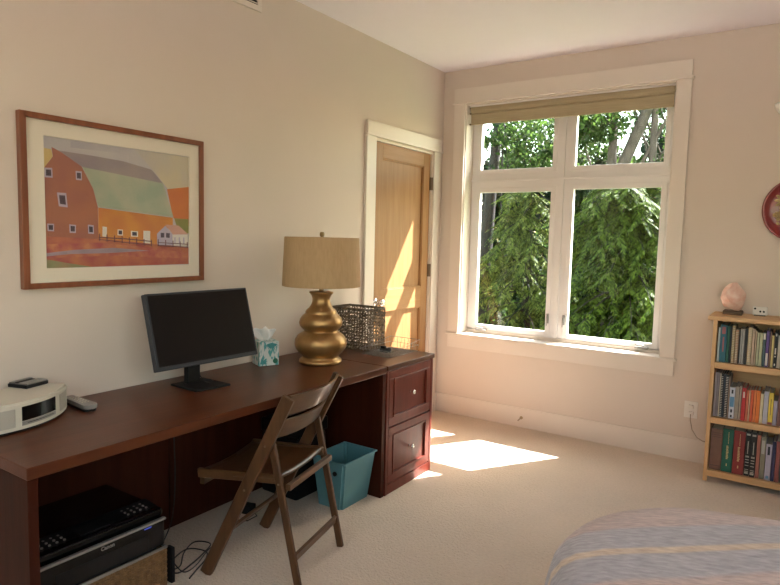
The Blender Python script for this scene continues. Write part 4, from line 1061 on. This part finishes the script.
for i, (x_, y_, w_, h_, m_, lab) in enumerate([(-6.2, 9.5, 1.6, 2.6, 'leafb', 'broad green tree farthest left beyond the window'), (-3.6, 9.8, 1.6, 2.5, 'leafc', 'dark green tree behind the dark-trunked one'), (-1.6, 10.2, 1.7, 2.3, 'leafb', 'mid green tree between the two window halves, far back'),
                                          (.5, 10.0, 1.6, 2.6, 'leafc', 'dark tree standing behind the forked grey trunks'), (2.5, 9.4, 1.3, 2.4, 'leafb', 'leafy tree far back at right edge of window')]):
    broadleaf('background_tree', lab, (x_, y_, G), [([(0, 0, 0), (.1, 0, 2), (0, .1, 4.2)], .13, .06)], [((0, 0, h_ * .95), (w_, .8, h_ * .95), 8500), ((0, 0, h_ * 1.75), (w_ * .9, .7, h_ * .5), 2000)], M[m_], M['barkd'], 0, .19, 40 + i, group=None)
for i, (x_, w_) in enumerate(((-5, 2.2), (-1.2, 2.2), (2.2, 1.8))):
    broadleaf('garden_hedge', ['hedge of mixed leaves at far left of the garden', 'hedge of mixed leaves behind the middle of the garden', 'hedge of mixed leaves at far right of the garden'][i], (x_, 8.0, G), [([(0, 0, 0), (0, 0, .6), (.1, 0, 1.2)], .07, .03)], [((0, 0, 1.5), (w_, .6, 1.5), 9000)], M['leafc' if i == 1 else 'leafb'], M['barkd'], 0, .15, 60 + i)

# ------------------------------------------------------------------ light
wd = bpy.data.worlds.new('World'); bpy.context.scene.world = wd; wd.use_nodes = True
n = wd.node_tree.nodes; l = wd.node_tree.links
sk = n.new('ShaderNodeTexSky'); sk.sky_type = 'NISHITA'; sk.sun_disc = False
SD = Vector((.65, 1.0, 1.475)).normalized()      # towards the sun
sk.sun_elevation = math.asin(SD.z); sk.sun_rotation = math.atan2(SD.x, SD.y); sk.air_density = 1.0; sk.dust_density = 1.5
tn = n.new('ShaderNodeMix'); tn.data_type = 'RGBA'; tn.blend_type = 'MULTIPLY'; tn.inputs[0].default_value = 1; tn.inputs[7].default_value = (1.04, .94, .70, 1)
l.new(sk.outputs[0], tn.inputs[6]); l.new(tn.outputs[2], n['Background'].inputs[0]); n['Background'].inputs[1].default_value = 1.2
su = bpy.data.lights.new('sun', 'SUN'); su.energy = 39; su.angle = .009; su.color = (.97, .95, .98)
so = bpy.data.objects.new('sun', su); C.objects.link(so); so.rotation_euler = SD.to_track_quat('Z', 'Y').to_euler(); so.location = (5, 8, 10)

al = bpy.data.lights.new('rear_fill', 'AREA'); al.shape = 'RECTANGLE'; al.size = gx1 - gx0 - .1; al.size_y = gz1 - gz0 - .1; al.energy = 5; al.color = (1, .80, .60)  # added fill lamp behind the rear window, stands in for daylight
ao = bpy.data.objects.new('rear_fill', al); C.objects.link(ao); ao.location = ((gx0 + gx1) / 2, RY - .2, (gz0 + gz1) / 2); ao.rotation_euler = (PI / 2, 0, 0)
# ------------------------------------------------------------------ camera
cam = bpy.data.cameras.new('camera'); co = bpy.data.objects.new('camera', cam); C.objects.link(co)
cam.sensor_width = 36; cam.sensor_fit = 'HORIZONTAL'; cam.lens = 614.7245 * 36 / 780; cam.clip_start = .02
yaw, pit, rol = 0.59251, 0.08861, 0.02336
fwd = Vector((-math.sin(yaw) * math.cos(pit), math.cos(yaw) * math.cos(pit), -math.sin(pit)))
rt = Vector((math.cos(yaw), math.sin(yaw), 0)); up = rt.cross(fwd)
r2 = rt * math.cos(rol) + up * math.sin(rol); u2 = up * math.cos(rol) - rt * math.sin(rol)
co.matrix_world = Matrix(((r2.x, u2.x, -fwd.x, 2.4815), (r2.y, u2.y, -fwd.y, -4.3983), (r2.z, u2.z, -fwd.z, 1.4194), (0, 0, 0, 1)))
S = bpy.context.scene; S.camera = co
S.view_settings.view_transform = 'Standard'; S.view_settings.look = 'None'; S.view_settings.gamma = 1; S.view_settings.exposure = .3
